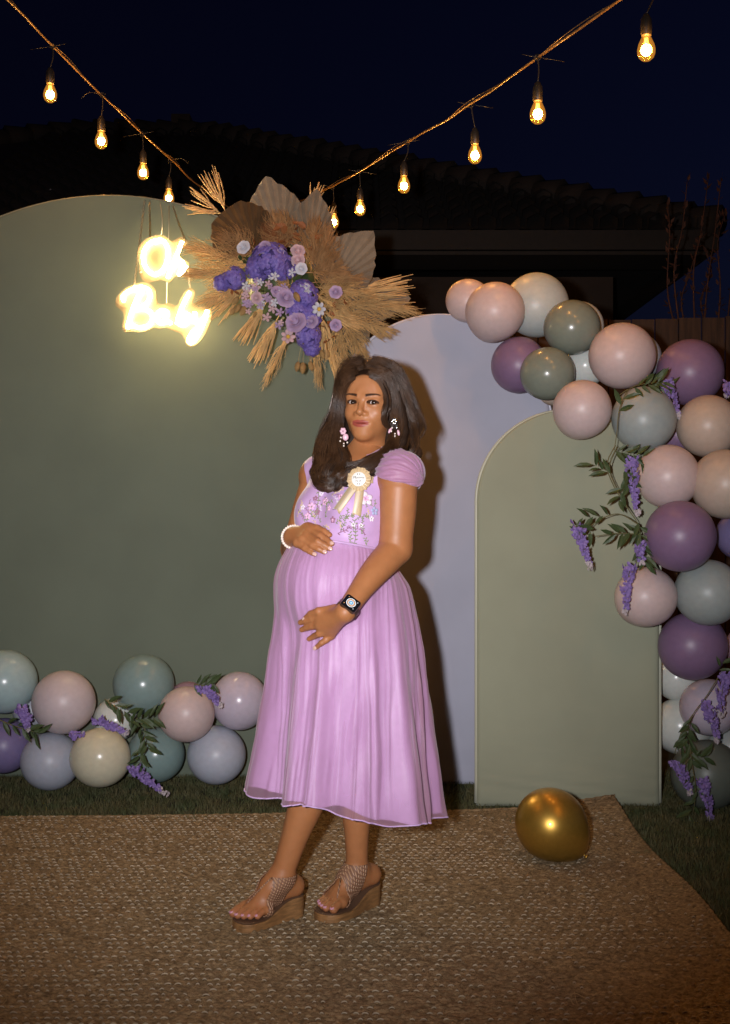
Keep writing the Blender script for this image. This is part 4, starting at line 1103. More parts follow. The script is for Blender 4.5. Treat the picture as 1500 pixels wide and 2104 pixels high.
# ================================================================== HAIR
H_Y = 3.53
GUIDES = [  # (points px, py, depth offset), radii along the lock, strand count
 # her right side (towards the big panel)
 ([(728,772,-.084),(709,785,-.072),(699,815,-.056),(694,856,-.050),(690,900,-.058),(688,938,-.085),(668,968,-.112),(664,992,-.122),(680,1002,-.128),(694,988,-.130),(684,978,-.132)], [.009,.013,.012,.013,.018,.021,.020,.016,.012,.009,.004], 210),
 ([(734,762,-.072),(705,776,-.050),(698,818,-.026),(689,866,-.020),(668,912,-.036),(664,948,-.068),(648,974,-.092),(654,996,-.104),(672,1003,-.112),(680,992,-.116)], [.013,.018,.018,.020,.021,.021,.018,.014,.009,.004], 220),
 ([(746,749,-.042),(711,765,-.024),(699,812,.004),(684,862,.012),(666,908,-.002),(658,944,-.032),(645,968,-.056),(655,990,-.07)], [.016,.022,.022,.022,.022,.018,.013,.005], 200),
 ([(752,744,-.004),(719,756,.018),(704,802,.035),(690,860,.045),(671,905,.030),(660,940,.008),(645,958,-.004)], [.018,.026,.026,.024,.018,.012,.005], 180),
 ([(698,868,-.052),(695,912,-.074),(706,948,-.105),(690,978,-.125),(672,992,-.132),(664,978,-.128),(678,970,-.128)], [.010,.016,.020,.019,.014,.009,.004], 170),
 ([(690,900,-.045),(690,940,-.090),(672,970,-.118),(682,1000,-.130),(702,990,-.134),(700,974,-.136)], [.012,.020,.020,.013,.009,.004], 130),
 # her left side
 ([(759,770,-.084),(780,783,-.080),(793,812,-.082),(793,845,-.084),(797,872,-.080),(808,878,-.070),(812,866,-.066)], [.006,.009,.009,.009,.008,.006,.003], 120),
 ([(754,763,-.072),(786,772,-.056),(806,812,-.046),(815,866,-.048),(810,906,-.066),(793,940,-.106),(757,960,-.124),(718,982,-.136),(700,986,-.136),(694,974,-.138)], [.012,.018,.018,.018,.020,.020,.018,.014,.009,.004], 230),
 ([(748,751,-.042),(796,767,-.022),(815,812,-.014),(828,866,-.022),(830,908,-.054),(806,945,-.098),(766,966,-.122),(722,986,-.136),(706,994,-.138)], [.016,.022,.022,.020,.020,.018,.015,.010,.004], 220),
 ([(755,745,-.010),(806,762,.008),(828,812,.016),(843,862,.010),(842,900,-.016),(850,926,-.036),(838,940,-.040)], [.018,.024,.022,.020,.016,.010,.004], 190),
 ([(762,742,.028),(808,760,.038),(834,808,.046),(850,864,.040),(852,903,.022),(862,928,.004),(852,944,.0)], [.020,.026,.024,.020,.014,.009,.004], 190),
 ([(860,840,.02),(874,868,.015),(873,888,.01),(862,902,.005)], [.004,.004,.004,.002], 26),
 ([(806,908,-.070),(782,938,-.108),(744,958,-.126),(710,968,-.134),(690,980,-.136),(698,992,-.138)], [.010,.016,.017,.014,.009,.004], 150),
 ([(790,930,-.096),(756,946,-.122),(726,968,-.134),(708,992,-.138),(718,1000,-.136)], [.010,.014,.012,.008,.003], 100),

]
H_INV = HR.inverted()
def crown_guides():
    """hair combed back from the hairline over the crown, as points in the head's own frame"""
    out = []
    for lat in (-44, -36, -28, -20, -12, -4, 4, 12, 20, 28, 36):
        a = math.radians(lat); pts = []
        for t in (0, .12, .3, .5, .7, .88, 1.0):
            el = math.radians(43 + (152 - 43) * t)
            d = Vector((math.sin(a) * math.sin(el) ** .6, math.cos(el), math.cos(a) * math.sin(el)))
            lift = 1.0 + 0.10 * math.sin(math.pi * min(1, t * 1.3))
            c_ = Vector((0, -1.6, 3.0)); R3 = Vector((7.35, 9.35, 7.75)) * lift
            pts.append(hw(c_.x + d.x * R3.x, c_.y + d.y * R3.y, c_.z + d.z * R3.z))
        out.append((pts, [.004, .008, .011, .012, .012, .011, .008], 120))
    return out
CROWN = crown_guides()
hb = Field((-0.20, 3.33, 1.22), (0.24, 3.76, 1.67), 0.0035)
def gpath(g, n=26):
    if isinstance(g[0][0], Vector): return bez(g[0], n)
    pp = bez([P(x, y, H_Y + d) for x, y, d in g[0]], n); m = len(pp); ph = (g[0][0][0] * 0.7 + g[0][-1][1]) % 6.28
    if len(g[0]) < 6: return pp
    for i in range(m):   # loose waves in the lower half
        t = i / (m - 1); a = 0.0095 * float(smoothstep(0.28, 0.6, t)) * (1 - 0.4 * t)
        pp[i] = pp[i] + Vector((a * math.sin(13 * t + ph), a * 0.8 * math.cos(13 * t + ph), a * 0.3 * math.sin(9 * t + ph)))
    return pp
GUIDES = GUIDES + CROWN
for g in GUIDES:
    if max(g[1]) < 0.006: continue
    pp = gpath(g, 18); rr = np.interp(np.linspace(0, 1, len(pp)), np.linspace(0, 1, len(g[1])), g[1])
    for i in range(4 if len(pp) > 12 else 1, len(pp) - 1): hb.cone(pp[i], pp[i + 1], rr[i] * .66, rr[i + 1] * .66, 0.006)
hb.ell(hw(0, -2.4, 2.7), (0.0745, 0.090, 0.0815), 0.012)
for pts, rad in (([(768, 800, .05), (772, 840, .075), (770, 890, .07), (775, 935, .05)], [.055, .065, .06, .04]), ([(745, 830, .03), (735, 900, .04), (705, 940, .03)], [.045, .045, .03]), ([(800, 830, .03), (812, 890, .03), (815, 925, .01)], [.045, .045, .03])):
    pp = bez([P(x, y, H_Y + d) for x, y, d in pts], 12); rr = np.interp(np.linspace(0, 1, len(pp)), np.linspace(0, 1, len(rad)), rad)
    for i in range(len(pp) - 1): hb.cone(pp[i], pp[i + 1], rr[i], rr[i + 1], 0.01)
hV, hQ = hb.mesh()
HAIR = obj('hair', mesh_from('hair', hV, hQ), M['hair_base'], WOMAN)
def strands():
    Vl = []; Fl = []; base = 0; seg = 18
    for gi, g in enumerate(GUIDES):
        pp = gpath(g, seg * 2); m = len(pp); ts = np.linspace(0, 1, m)
        rr = np.interp(ts, np.linspace(0, 1, len(g[1])), g[1])
        T = np.array([(pp[min(i + 1, m - 1)] - pp[max(i - 1, 0)])[:] for i in range(m)]); T /= np.linalg.norm(T, axis=1)[:, None]
        C0 = np.array([p[:] for p in pp])
        N = np.zeros_like(T); n = np.array((0.3, -1, 0.2)); 
        for i in range(m):
            n = n - T[i] * n.dot(T[i]); n /= np.linalg.norm(n); N[i] = n
        Bn = np.cross(T, N)
        K = 9; cl = [(RNG.uniform(0, 6.283), 0.45 + 0.55 * RNG.random(), RNG.normal(0, 0.8), RNG.uniform(0, 6.28), RNG.uniform(1.2, 2.2)) for _ in range(K)]
        for s in range(int(g[2] * 1.9)):
            ca_, cr_, cdr, cph, cwf = cl[s % K]
            a0 = ca_ + RNG.normal(0, 0.33); rho = cr_ + RNG.normal(0, 0.14)
            if RNG.random() < 0.05: rho *= RNG.uniform(1.1, 1.35)
            dr = cdr + RNG.normal(0, 0.12); wv = cph + RNG.normal(0, .25); wf = cwf; wa = RNG.uniform(0.16, 0.30)
            e0 = RNG.uniform(0, 0.06); e1 = RNG.uniform(0.86, 1.0)
            tt = np.linspace(e0, e1, seg + 1); ii = tt * (m - 1); lo = np.floor(ii).astype(int).clip(0, m - 2); fr = (ii - lo)[:, None]
            L = lambda A: A[lo] * (1 - fr) + A[lo + 1] * fr
            ang = a0 + dr * tt + 0.7 * np.sin(wf * 6.28 * tt + wv + 1.2) * smoothstep(0.2, 0.7, tt)
            rad = (rr[lo] * (1 - fr[:, 0]) + rr[lo + 1] * fr[:, 0]) * (rho + wa * np.sin(wf * 6.28 * tt + wv) * smoothstep(0.15, 0.6, tt))
            ctr = L(C0) + L(N) * (np.cos(ang) * rad)[:, None] + L(Bn) * (np.sin(ang) * rad)[:, None]
            th = RNG.uniform(0.00036, 0.00070) * np.minimum(1, (1.02 - tt) * 6).clip(0.25, 1)
            n1 = L(N); b1 = L(Bn)
            ring = [ctr + (n1 * math.cos(k * 2.0944) + b1 * math.sin(k * 2.0944)) * th[:, None] for k in range(3)]
            Vl.append(np.stack(ring, 1).reshape(-1, 3))
            i0 = base + np.arange(seg)[:, None] * 3
            for k in range(3):
                k2 = (k + 1) % 3; Fl.append(np.concatenate([i0 + k, i0 + k2, i0 + 3 + k2, i0 + 3 + k], 1))
            base += (seg + 1) * 3
    return np.concatenate(Vl), np.concatenate(Fl)
sV, sF = strands()
obj('hair_strands', mesh_from('hair_strands', sV, sF), M['hair'], HAIR, kind='stuff')

# ================================================================== SLEEVES
def sleeve(side):
    fdv = Field((-0.26, 3.28, 1.18), (0.24, 3.78, 1.42), 0.003)
    s_end = S if side > 0 else RS; e_end = Eb if side > 0 else RE
    dn = (e_end - s_end).normalized()
    fdv.cone(BP(0.024, side * 0.062, 1.306), BP(0.0, side * 0.12, 1.310), 0.046, 0.060, 0.02); fdv.cone(BP(0.0, side * 0.12, 1.312), s_end + Vector((0, 0, .010)), 0.060, 0.0625, 0.02)
    fdv.cone(s_end + Vector((0, 0, .012)), s_end + dn * 0.05, 0.0625, 0.068, 0.02)
    # open below: keep what lies above a plane that rises towards the chest
    pl = Vector(BP(0.05, side * 0.16, 1.284)); nn = (Vector((0, 0, 1)) + Vector(LF) * side * 0.28 + Vector(FW) * 0.05).normalized()
    X = fdv.lo[0] + fdv.h * np.arange(fdv.n[0])[:, None, None]; Y = fdv.lo[1] + fdv.h * np.arange(fdv.n[1])[None, :, None]; Z = fdv.lo[2] + fdv.h * np.arange(fdv.n[2])[None, None, :]
    lat = (X - BP(0, 0, 1.3)[0]) * LF[0] * side + (Y - BP(0, 0, 1.3)[1]) * LF[1] * side; fwd = (X - BP(0, 0, 1.3)[0]) * FW[0] + (Y - BP(0, 0, 1.3)[1]) * FW[1]
    ang = np.arctan2(Z - 1.275, fwd); ruch = 0.0030 * np.sin(17 * ang + 1.6 * np.sin(34 * lat)) * np.sin(9 * ang + 20 * lat) + 0.0016 * np.sin(39 * ang + 2 * np.sin(50 * lat))
    fdv.F = (fdv.F + ruch).astype(np.float32)
    fdv.F = np.maximum(fdv.F, -((X - pl.x) * nn.x + (Y - pl.y) * nn.y + (Z - pl.z) * nn.z + 0.004 * np.sin(60 * fwd))).astype(np.float32)
    fdv.F = np.maximum(fdv.F, (0.060 - lat)).astype(np.float32)
    v_, q_ = fdv.mesh()
    obj('sleeve', mesh_from('sleeve', v_, q_), M['bodice'] if False else M['sleeve'], WOMAN)
sleeve(1)

# ================================================================== EMBROIDERY on the bodice
M['em_green'] = mat('green_thread', (0.24, 0.27, 0.13), 0.6); M['em_pink'] = mat('pink_thread', (0.78, 0.46, 0.66), 0.5); M['em_white'] = mat('white_thread', (0.78, 0.70, 0.78), 0.5)
M['em_plum'] = mat('plum_thread', (0.34, 0.16, 0.24), 0.5); M['em_blue'] = mat('grey_blue_thread', (0.38, 0.42, 0.62), 0.5); M['em_gold'] = mat('yellow_thread', (0.66, 0.52, 0.28), 0.5)
def frame(n, up=Vector((0, 0, 1))):
    n = Vector(n).normalized(); x = up.cross(n)
    x = x.normalized() if x.length > 1e-5 else n.orthogonal().normalized()
    return Matrix((x, n.cross(x), n)).transposed()
def em_flower(px, py, r, colr, ctr='em_gold', np_=5):
    p, n = on_dress(px, py, 0.001); R_ = frame(n); mb = MB(); r = r / 715
    for k in range(np_):
        a = 2 * math.pi * k / np_ + 0.3; d = R_ @ Vector((math.cos(a), math.sin(a), 0)); s = R_ @ Vector((-math.sin(a), math.cos(a), 0))
        mb.ball(p + d * r * 0.6, 1, 8, 5, (r * 0.46, r * 0.40, 0.0013), Matrix((d, s, n)).transposed())
    o = mb.build('embroidered_flower', M[colr], bod)
def em_sprig(x0, y0, x1, y1, nl, colr='em_green', ls=5.0):
    pts = [on_dress(x0 + (x1 - x0) * t + 2.0 * math.sin(t * 4), y0 + (y1 - y0) * t, 0.0012) for t in np.linspace(0, 1, 7)]
    mb = MB(); mb.tube([p for p, n in pts], 0.0009, 4)
    for k in range(nl):
        t = (k + 0.6) / nl; i = min(6, int(t * 6.99)); p, n = pts[i]; tg = (pts[min(6, i + 1)][0] - pts[max(0, i - 1)][0]).normalized()
        sd = n.cross(tg).normalized() * (1 if k % 2 else -1); d = (tg * 0.7 + sd).normalized(); L = ls / 715 * random.uniform(.8, 1.2)
        mb.ball(p + d * L * 0.6, 1, 7, 4, (L * 0.55, L * 0.24, 0.0012), Matrix((d, n.cross(d), n)).transposed())
    mb.build('embroidered_sprig', M[colr], bod)
for a in ((752,1024,15,'em_white'),(752,1024,9,'em_pink'),(770,1050,9,'em_blue'),(668,1030,9,'em_pink'),(640,1040,8,'em_pink'),(652,1052,7,'em_plum'),(684,1068,7,'em_plum'),(684,1069,4,'em_pink'),(714,1010,7,'em_blue'),
          (632,1060,7,'em_pink'),(764,1066,6,'em_white'),(726,1078,5,'em_white'),(742,1080,5,'em_white'),(660,1014,6,'em_white'),(676,1044,6,'em_pink'),(622,1042,6,'em_white'),(648,1024,6,'em_plum'),(700,1020,6,'em_pink')):
    em_flower(*a)
for a in ((655,1010,648,1060,9),(668,1062,672,1022,8),(700,1088,712,1062,9),(728,1118,730,1070,12),(694,1096,722,1082,9,'em_plum'),(718,1114,720,1096,7),(752,1122,752,1106,6),(734,1064,756,1058,7),(640,1062,636,1036,7),
          (664,1080,676,1100,8),(690,1074,704,1060,7),(712,1062,726,1058,6),(626,1066,634,1080,6),(742,1096,746,1080,6),(610,1060,622,1030,8,'em_gold'),(682,1016,706,1004,6,'em_gold'),(660,1036,684,1030,7)):
    em_sprig(*a)

for _ in range(30):
    x_ = random.uniform(618, 772); y_ = random.uniform(1012 + max(0, (690 - x_)) * .1, 1090 + (x_ - 640) * .2)
    em_sprig(x_, y_, x_ + random.uniform(-10, 10), y_ - random.uniform(6, 18), random.randint(3, 6), random.choice(('em_green', 'em_green', 'em_gold', 'em_plum', 'em_white')), 3.4)
# ================================================================== BADGE
M['ribbon_gold'] = mat('champagne_ribbon', (0.56, 0.42, 0.24), 0.4, var=0.08, vscale=40, sheen=0.4); M['ribbon_cream'] = mat('cream_ribbon', (0.70, 0.58, 0.42), 0.45, sheen=0.3)
M['badge_white'] = mat('badge_white', (0.78, 0.76, 0.70), 0.4); M['ink'] = mat('black_ink', (0.02, 0.018, 0.016), 0.5)
def badge():
    bp, bn = on_dress(738, 985, 0.030); bn = Vector((-0.22, -0.94, 0.12)).normalized(); R_ = frame(bn)
    W2 = lambda x, y, z=0: bp + R_ @ Vector((x, y, z))
    root = MB(); n = 40; r0, r1 = 0.017, 0.034; V = []; Fc = []
    for k in range(n):
        a = 2 * math.pi * k / n; z = 0.004 if k % 2 else -0.002; rr = r1 * (1 + 0.05 * math.sin(k * 1.9))
        V += [W2(r0 * math.cos(a), r0 * math.sin(a), 0.003), W2(rr * math.cos(a), rr * math.sin(a), z)]
    for k in range(n):
        a = 2 * k; b = 2 * ((k + 1) % n); Fc.append((a, a + 1, b + 1, b))
    root.add(V, Fc)
    ro = root.build('rosette_badge', M['ribbon_gold'], WOMAN, smooth=False, label='champagne rosette badge with a white printed disc')
    MB().lathe([(0.0205, 0), (0.0205, 0.003), (0.019, 0.0042), (0.0005, 0.0044)], W2(0, 0, 0.003), bn, 28).build('badge_disc', M['badge_white'], ro)
    def tail(x0, y0, x1, y1, w_, m, lift, curl=0.0):
        V = []; Fc = []; n = 16; dx, dy = x1 - x0, y1 - y0; L = math.hypot(dx, dy); nx_, ny_ = -dy / L, dx / L
        for i in range(n + 1):
            t = i / n; x = x0 + dx * t; y = y0 + dy * t; lf = lift + 0.004 * math.sin(t * 4.5) + curl * t
            nk = w_ * 0.9 if i == n else 0
            for k, cut_ in ((-1, 0), (0, nk), (1, 0)):
                V.append(on_dress(x + nx_ * w_ * k - dx / L * cut_, y + ny_ * w_ * k - dy / L * cut_, lf)[0])
        for i in range(n):
            a_ = 3 * i; Fc.extend([(a_, a_ + 1, a_ + 4, a_ + 3), (a_ + 1, a_ + 2, a_ + 5, a_ + 4)])
        o = obj('ribbon_tail', mesh_from('ribbon_tail', V, Fc), m, ro); o.modifiers.new('t', 'SOLIDIFY').thickness = 0.0008
    tail(732, 992, 690, 1052, 8.5, M['ribbon_gold'], .006); tail(741, 992, 733, 1062, 8.5, M['ribbon_gold'], .006)
    tail(733, 996, 694, 1050, 5.0, M['ribbon_cream'], .0085); tail(740, 996, 728, 1058, 5.0, M['ribbon_cream'], .0085)
    tail(752, 985, 768, 986, 7, M['ribbon_gold'], .008); tail(726, 988, 716, 1000, 4, M['badge_white'], .014)
    for txt, dy, sz in (('Mommy', 0.0012, 0.0098), ('To Be', -0.0082, 0.0082)):
        cu = bpy.data.curves.new('badge_text', 'FONT'); cu.body = txt; cu.size = sz; cu.align_x = 'CENTER'; cu.shear = 0.3; cu.extrude = 0.0002; cu.resolution_u = 6
        to = bpy.data.objects.new('tmp', cu); COL.objects.link(to); dg = bpy.context.evaluated_depsgraph_get(); me = bpy.data.meshes.new_from_object(to.evaluated_get(dg)); bpy.data.objects.remove(to)
        me.transform(Matrix.Translation(W2(0, dy, 0.0086)) @ R_.to_4x4()); me.materials.clear()
        obj('badge_lettering', me, M['ink'], ro)
    for sx in (-0.003, 0.003):
        for y in (0.0135, -0.0135): MB().ball(W2(sx, y, 0.0076), 1, 8, 4, (0.0011, 0.0022, 0.0004), R_).build('footprint_mark', M['ink'], ro)
badge()

# ================================================================== WATCH, BRACELET, RING, EARRINGS
M['strap_metal'] = mat('dark_steel_mesh', (0.22, 0.16, 0.11), 0.35, metal=0.9, bump=0.4, bscale=900); M['watch_black'] = mat('watch_glass', (0.008, 0.008, 0.010), 0.08, coat=0.8)
M['dial_white'] = mat('dial_white', (0.7, 0.75, 0.8), 0.3, emit=(0.8, 0.9, 1.0), estr=0.5); M['dial_orange'] = mat('dial_orange', (0.8, 0.4, 0.15), 0.3, emit=(1, 0.5, 0.2), estr=0.4); M['dial_blue'] = mat('dial_blue', (0.2, 0.5, 0.8), 0.3, emit=(0.2, 0.6, 1), estr=0.5)
def watch():
    ax = (W - Eb).normalized(); c0 = W - ax * 0.012
    n = Vector((0.05, -1, 0.25)); n = (n - ax * n.dot(ax)).normalized(); sd = ax.cross(n)
    ctr = c0 + n * 0.0285
    R_ = Matrix((ax, -sd, n)).transposed()
    wt = MB()
    # strap ring round the wrist
    V = []; Fc = []; k = 40
    for i in range(k):
        a = 2 * math.pi * i / k; d = n * math.cos(a) * 0.0290 + sd * math.sin(a) * 0.0300
        V += [c0 + d - ax * 0.010, c0 + d * 1.05 - ax * 0.009, c0 + d * 1.05 + ax * 0.009, c0 + d + ax * 0.010]
    for i in range(k):
        for j in range(4):
            a = i * 4 + j; b = i * 4 + (j + 1) % 4; a2 = ((i + 1) % k) * 4 + j; b2 = ((i + 1) % k) * 4 + (j + 1) % 4; Fc.append((a, b, b2, a2))
    ro = MB().add(V, Fc).build('wristwatch', M['strap_metal'], WOMAN, label='square black smartwatch on a steel mesh strap')
    def rr(w, h, r, z, seg=6):
        out = []
        for cx_, cy_, a0 in ((w - r, h - r, 0), (-w + r, h - r, 1), (-w + r, -h + r, 2), (w - r, -h + r, 3)):
            for i in range(seg + 1):
                a = (a0 + i / seg) * math.pi / 2; out.append(ctr + R_ @ Vector((cx_ + r * math.cos(a), cy_ + r * math.sin(a), z)))
        return out
    def slab(w, h, r, z0, z1, name, m):
        A, B = rr(w, h, r, z0), rr(w * .96, h * .96, r, z1); k = len(A)
        MB().add(A + B, [tuple(range(k - 1, -1, -1)), tuple(range(k, 2 * k))] + [(i, (i + 1) % k, k + (i + 1) % k, k + i) for i in range(k)]).build(name, m, ro, smooth=False)
    slab(0.0205, 0.0235, 0.007, -0.004, 0.0055, 'case', M['strap_metal']); slab(0.0196, 0.0226, 0.0065, 0.005, 0.0075, 'screen', M['watch_black'])
    for r0, r1, m, z in ((0.0118, 0.0132, 'dial_white', .0080), (0.0088, 0.0102, 'dial_orange', .0080), (0.0060, 0.0075, 'dial_white', .0080), (0.0022, 0.0042, 'dial_blue', .0080), (0.0, 0.0014, 'dial_white', .0080)):
        V = []; Fc = []; k = 30
        for i in range(k):
            a = 2 * math.pi * i / k
            V += [ctr + R_ @ Vector((r0 * math.cos(a), r0 * math.sin(a), z)), ctr + R_ @ Vector((r1 * math.cos(a), r1 * math.sin(a), z))]
        for i in range(k if r0 > .003 and r0 != .0088 else k): Fc.append((2 * i, 2 * i + 1, 2 * ((i + 1) % k) + 1, 2 * ((i + 1) % k)))
        MB().add(V, Fc).build('dial_ring', M[m], ro)
    for sx, sy, m in ((-.012, .014, 'dial_white'), (.012, .014, 'dial_white'), (-.012, -.014, 'dial_orange'), (.012, -.015, 'dial_orange')):
        MB().ball(ctr + R_ @ Vector((sx, sy, 0.0078)), 1, 8, 4, (0.0012, 0.0012, 0.0003), R_).build('dial_icon', M[m], ro)
    MB().lathe([(0.003, 0), (0.003, 0.0022), (0.0005, 0.0024)], ctr + R_ @ Vector((0.004, 0.0195, 0.001)), R_ @ Vector((0, 1, 0)), 10).build('crown_dial', M['strap_metal'], ro)
watch()
def bracelet():
    c0 = RW + (RE - RW).normalized() * 0.004; ax = (RW - RE).normalized(); n = ax.orthogonal().normalized(); b = ax.cross(n)
    mb = MB()
    for i in range(30):
        a = 2 * math.pi * i / 30; mb.ball(c0 + (n * math.cos(a) + b * math.sin(a)) * 0.0325, 0.0042, 8, 6)
    mb.build('pearl_bracelet', M['pearl'], WOMAN)
bracelet()
d = Ldig[3][0]; al = (d[1] - d[0]).normalized(); nn = al.orthogonal().normalized(); bb = al.cross(nn); mid = d[0].lerp(d[1], 0.62)
MB().tube([mid + (nn * math.cos(a) + bb * math.sin(a)) * 0.0112 for a in np.linspace(0, 6.2832, 20)], 0.0014, 6, caps=False).build('ring', M['gold'], WOMAN)
M['ear_pink'] = mat('pink_petal_enamel', (0.62, 0.38, 0.46), 0.4)
def earring(px, py, Y, big):
    c0 = P(px, py, Y); mb = MB()
    for k in range(6):
        a = k * 1.047; mb.ball(c0 + Vector((math.cos(a) * .005, -.002, math.sin(a) * .006)), 1, 8, 5, (0.0048, 0.0025, 0.0048))
    mb.ball(c0 + Vector((0.007, -.003, -.017)), 1, 10, 6, (0.009 if big else .003, 0.003, 0.010 if big else .006))
    o = mb.build('earring', M['ear_pink'] if big else M['silver'], WOMAN)
    mb = MB()
    for dx, dz in ((-.008, -.028), (.002, -.035), (.012, -.032), (.002, -.042), (-.006, -.018)): mb.ball(c0 + Vector((dx, -.004, dz)), 0.0026, 8, 5)
    mb.build('earring_beads', M['pearl'], o)
    if not big:
        for ddx, ddz in ((-.012, -.026), (.012, -.032)): MB().ball(c0 + Vector((ddx, -.004, ddz)), 1, 8, 5, (0.004, 0.002, 0.009), Matrix.Rotation(0.5 if ddx < 0 else -.2, 3, 'Y')).build('petal_drop', M['ear_pink'], o)
earring(705, 886, 3.445, True); earring(810, 866, 3.455, False)
# ================================================================== GLOWING SIGN
SY = 5.355
def SP(cx, cy, dy=0.0): return P(220 + cx / 5.769, 380 + cy / 5.769, SY + dy)
M['neon'] = mat('warm_white_led', (1, 0.95, 0.8), 0.4, emit=(1.0, 0.74, 0.38), estr=105)
def milky():
    m = mat('milky_acrylic', (0.34, 0.26, 0.16), 0.3, translucent=0.5, spec=0.5); nt = m.node_tree; out = nt.nodes['Material Output']
    last = out.inputs[0].links[0].from_socket; tr = nt.nodes.new('ShaderNodeBsdfTransparent'); mx = nt.nodes.new('ShaderNodeMixShader'); mx.inputs[0].default_value = 0.34
    nt.links.new(last, mx.inputs[1]); nt.links.new(tr.outputs[0], mx.inputs[2]); nt.links.new(mx.outputs[0], out.inputs[0]); return m
M['acrylic'] = milky()
M['chain'] = mat('steel_chain', (0.6, 0.52, 0.4), 0.3, metal=1.0)
M['clear_cord'] = mat('clear_cord', (0.6, 0.55, 0.45), 0.2, spec=0.6)
OH = [(360,850),(385,720),(470,640),(560,602),(640,597),(710,620),(765,668),(820,640),(870,617),(930,640),(940,690),(885,750),(860,830),(900,880),(970,930),(960,985),(890,1060),(800,1090),(740,1150),(700,1145),(640,1120),(560,1140),(480,1155),(420,1120),(385,1050),(388,960)]
BABY = [(100,1390),(130,1310),(220,1230),(330,1180),(430,1155),(510,1175),(570,1250),(580,1340),(600,1400),(650,1425),(710,1400),(780,1420),(835,1430),(880,1340),(930,1260),(990,1220),(1040,1260),(1030,1340),(1010,1400),(1060,1440),(1130,1450),(1200,1450),(1238,1490),(1235,1560),(1210,1660),(1150,1780),(1080,1870),(1000,1915),(940,1890),(920,1820),(870,1760),(800,1735),(700,1690),(620,1700),(545,1690),(460,1730),(380,1745),(290,1735),(220,1750),(180,1700),(190,1620),(207,1540),(160,1480),(110,1440)]
STROKES_OH = [[(640,650),(520,680),(440,780),(430,900),(480,1010),(570,1060),(660,1010),(710,900),(720,780),(690,690),(620,650),(560,690)],
              [(890,670),(840,800),(780,950),(720,1100),(770,980),(850,900),(900,930),(870,1020),(850,1060),(900,1020),(940,960)]]
STROKES_BABY = [[(420,1210),(360,1340),(300,1480),(240,1700)],
                [(200,1380),(190,1320),(260,1260),(400,1210),(500,1260),(490,1380),(400,1450),(330,1470),(470,1480),(540,1560),(500,1660),(400,1690),(290,1660),(260,1600)],
                [(690,1490),(620,1500),(590,1580),(640,1640),(700,1580),(710,1490),(700,1600),(760,1640)],
                [(980,1270),(910,1400),(850,1560),(830,1640),(880,1550),(950,1530),(970,1590),(920,1660),(850,1650)],
                [(1040,1510),(1030,1600),(1080,1640),(1150,1570),(1190,1490),(1140,1640),(1070,1790),(1000,1870),(970,1840),(1010,1750),(1100,1680)]]
def sign_board(root, outline, name):
    pts = bez([SP(x, y) for x, y in outline[-2:] + outline + outline[:3]], (len(outline) + 4) * 4)
    per = 4; pts = pts[2 * per:(2 + len(outline)) * per]
    cu = bpy.data.curves.new(name, 'CURVE'); cu.dimensions = '2D'; cu.fill_mode = 'BOTH'; cu.extrude = 0.003
    sp = cu.splines.new('POLY'); sp.points.add(len(pts) - 1); sp.use_cyclic_u = True
    for i, p in enumerate(pts): sp.points[i].co = (p.x, p.z, 0, 1)
    to = bpy.data.objects.new('tmp', cu); COL.objects.link(to); dg = bpy.context.evaluated_depsgraph_get(); me = bpy.data.meshes.new_from_object(to.evaluated_get(dg)); bpy.data.objects.remove(to)
    me.transform(Matrix.Translation((0, SY, 0)) @ Matrix.Rotation(math.pi / 2, 4, 'X')); me.materials.clear()
    return obj(name, me, M['acrylic'], root)
def sign(outline, strokes, label, letters):
    root = empty('neon_sign', SP(*outline[0]), label=label, cat='neon sign', group='two glowing word signs on the sage panel')
    b = sign_board(root, outline, 'acrylic_board')
    for s in strokes:
        MB().tube(bez([SP(x, y, -0.014) for x, y in s], 8 * len(s)), 0.0072, 8).build('led_tube', M['neon'], root)
    for x, y in ((510, 655), (905, 690), (400, 1035)) if letters == 'Oh' else ((320, 1195), (975, 1880), (280, 1700)):
        MB().lathe([(0.003, 0), (0.003, 0.006), (0.0005, 0.007)], SP(x, y, -0.006), (0, -1, 0), 10).build('fixing_screw', M['chain'], root)
    return root
oh = sign(OH, STROKES_OH, 'glowing warm white script sign reading Oh, above its companion word', 'Oh')
ba = sign(BABY, STROKES_BABY, 'glowing warm white script sign reading Baby, the larger lower word', 'Baby')
def chain(a, b, root):
    a, b = Vector(a), Vector(b); n = int((b - a).length / 0.014); mb = MB(); d = (b - a).normalized(); x = d.orthogonal().normalized(); y = d.cross(x)
    for i in range(n):
        c0 = a + (b - a) * ((i + .5) / n) + Vector((0, 0, -0.006 * math.sin(math.pi * i / n))); s1 = x if i % 2 else y
        mb.tube([c0 + d * math.cos(t) * 0.0085 + s1 * math.sin(t) * 0.0042 for t in np.linspace(0, 6.2832, 9)], 0.0014, 4, caps=False)
    mb.build('hanging_chain', M['chain'], root)
top = lambda x, y: SP(x, y, 0.118)
chain(top(445, 190), SP(320, 1190), ba); chain(top(505, 200), SP(510, 655), oh); chain(top(780, 250), SP(925, 650), oh); chain(SP(965, 1000), SP(985, 1215), ba)
MB().tube([top(735, 250), SP(730, 640)], 0.0016, 5).build('clear_cord', M['clear_cord'], oh)
MB().tube(bez([top(630, 210), SP(655, 420), SP(640, 605)], 10), 0.0016, 5).build('clear_cord', M['clear_cord'], oh)
MB().tube([SP(712, 1140), SP(705, 1410)], 0.0022, 5).build('clear_cord', M['clear_cord'], ba)
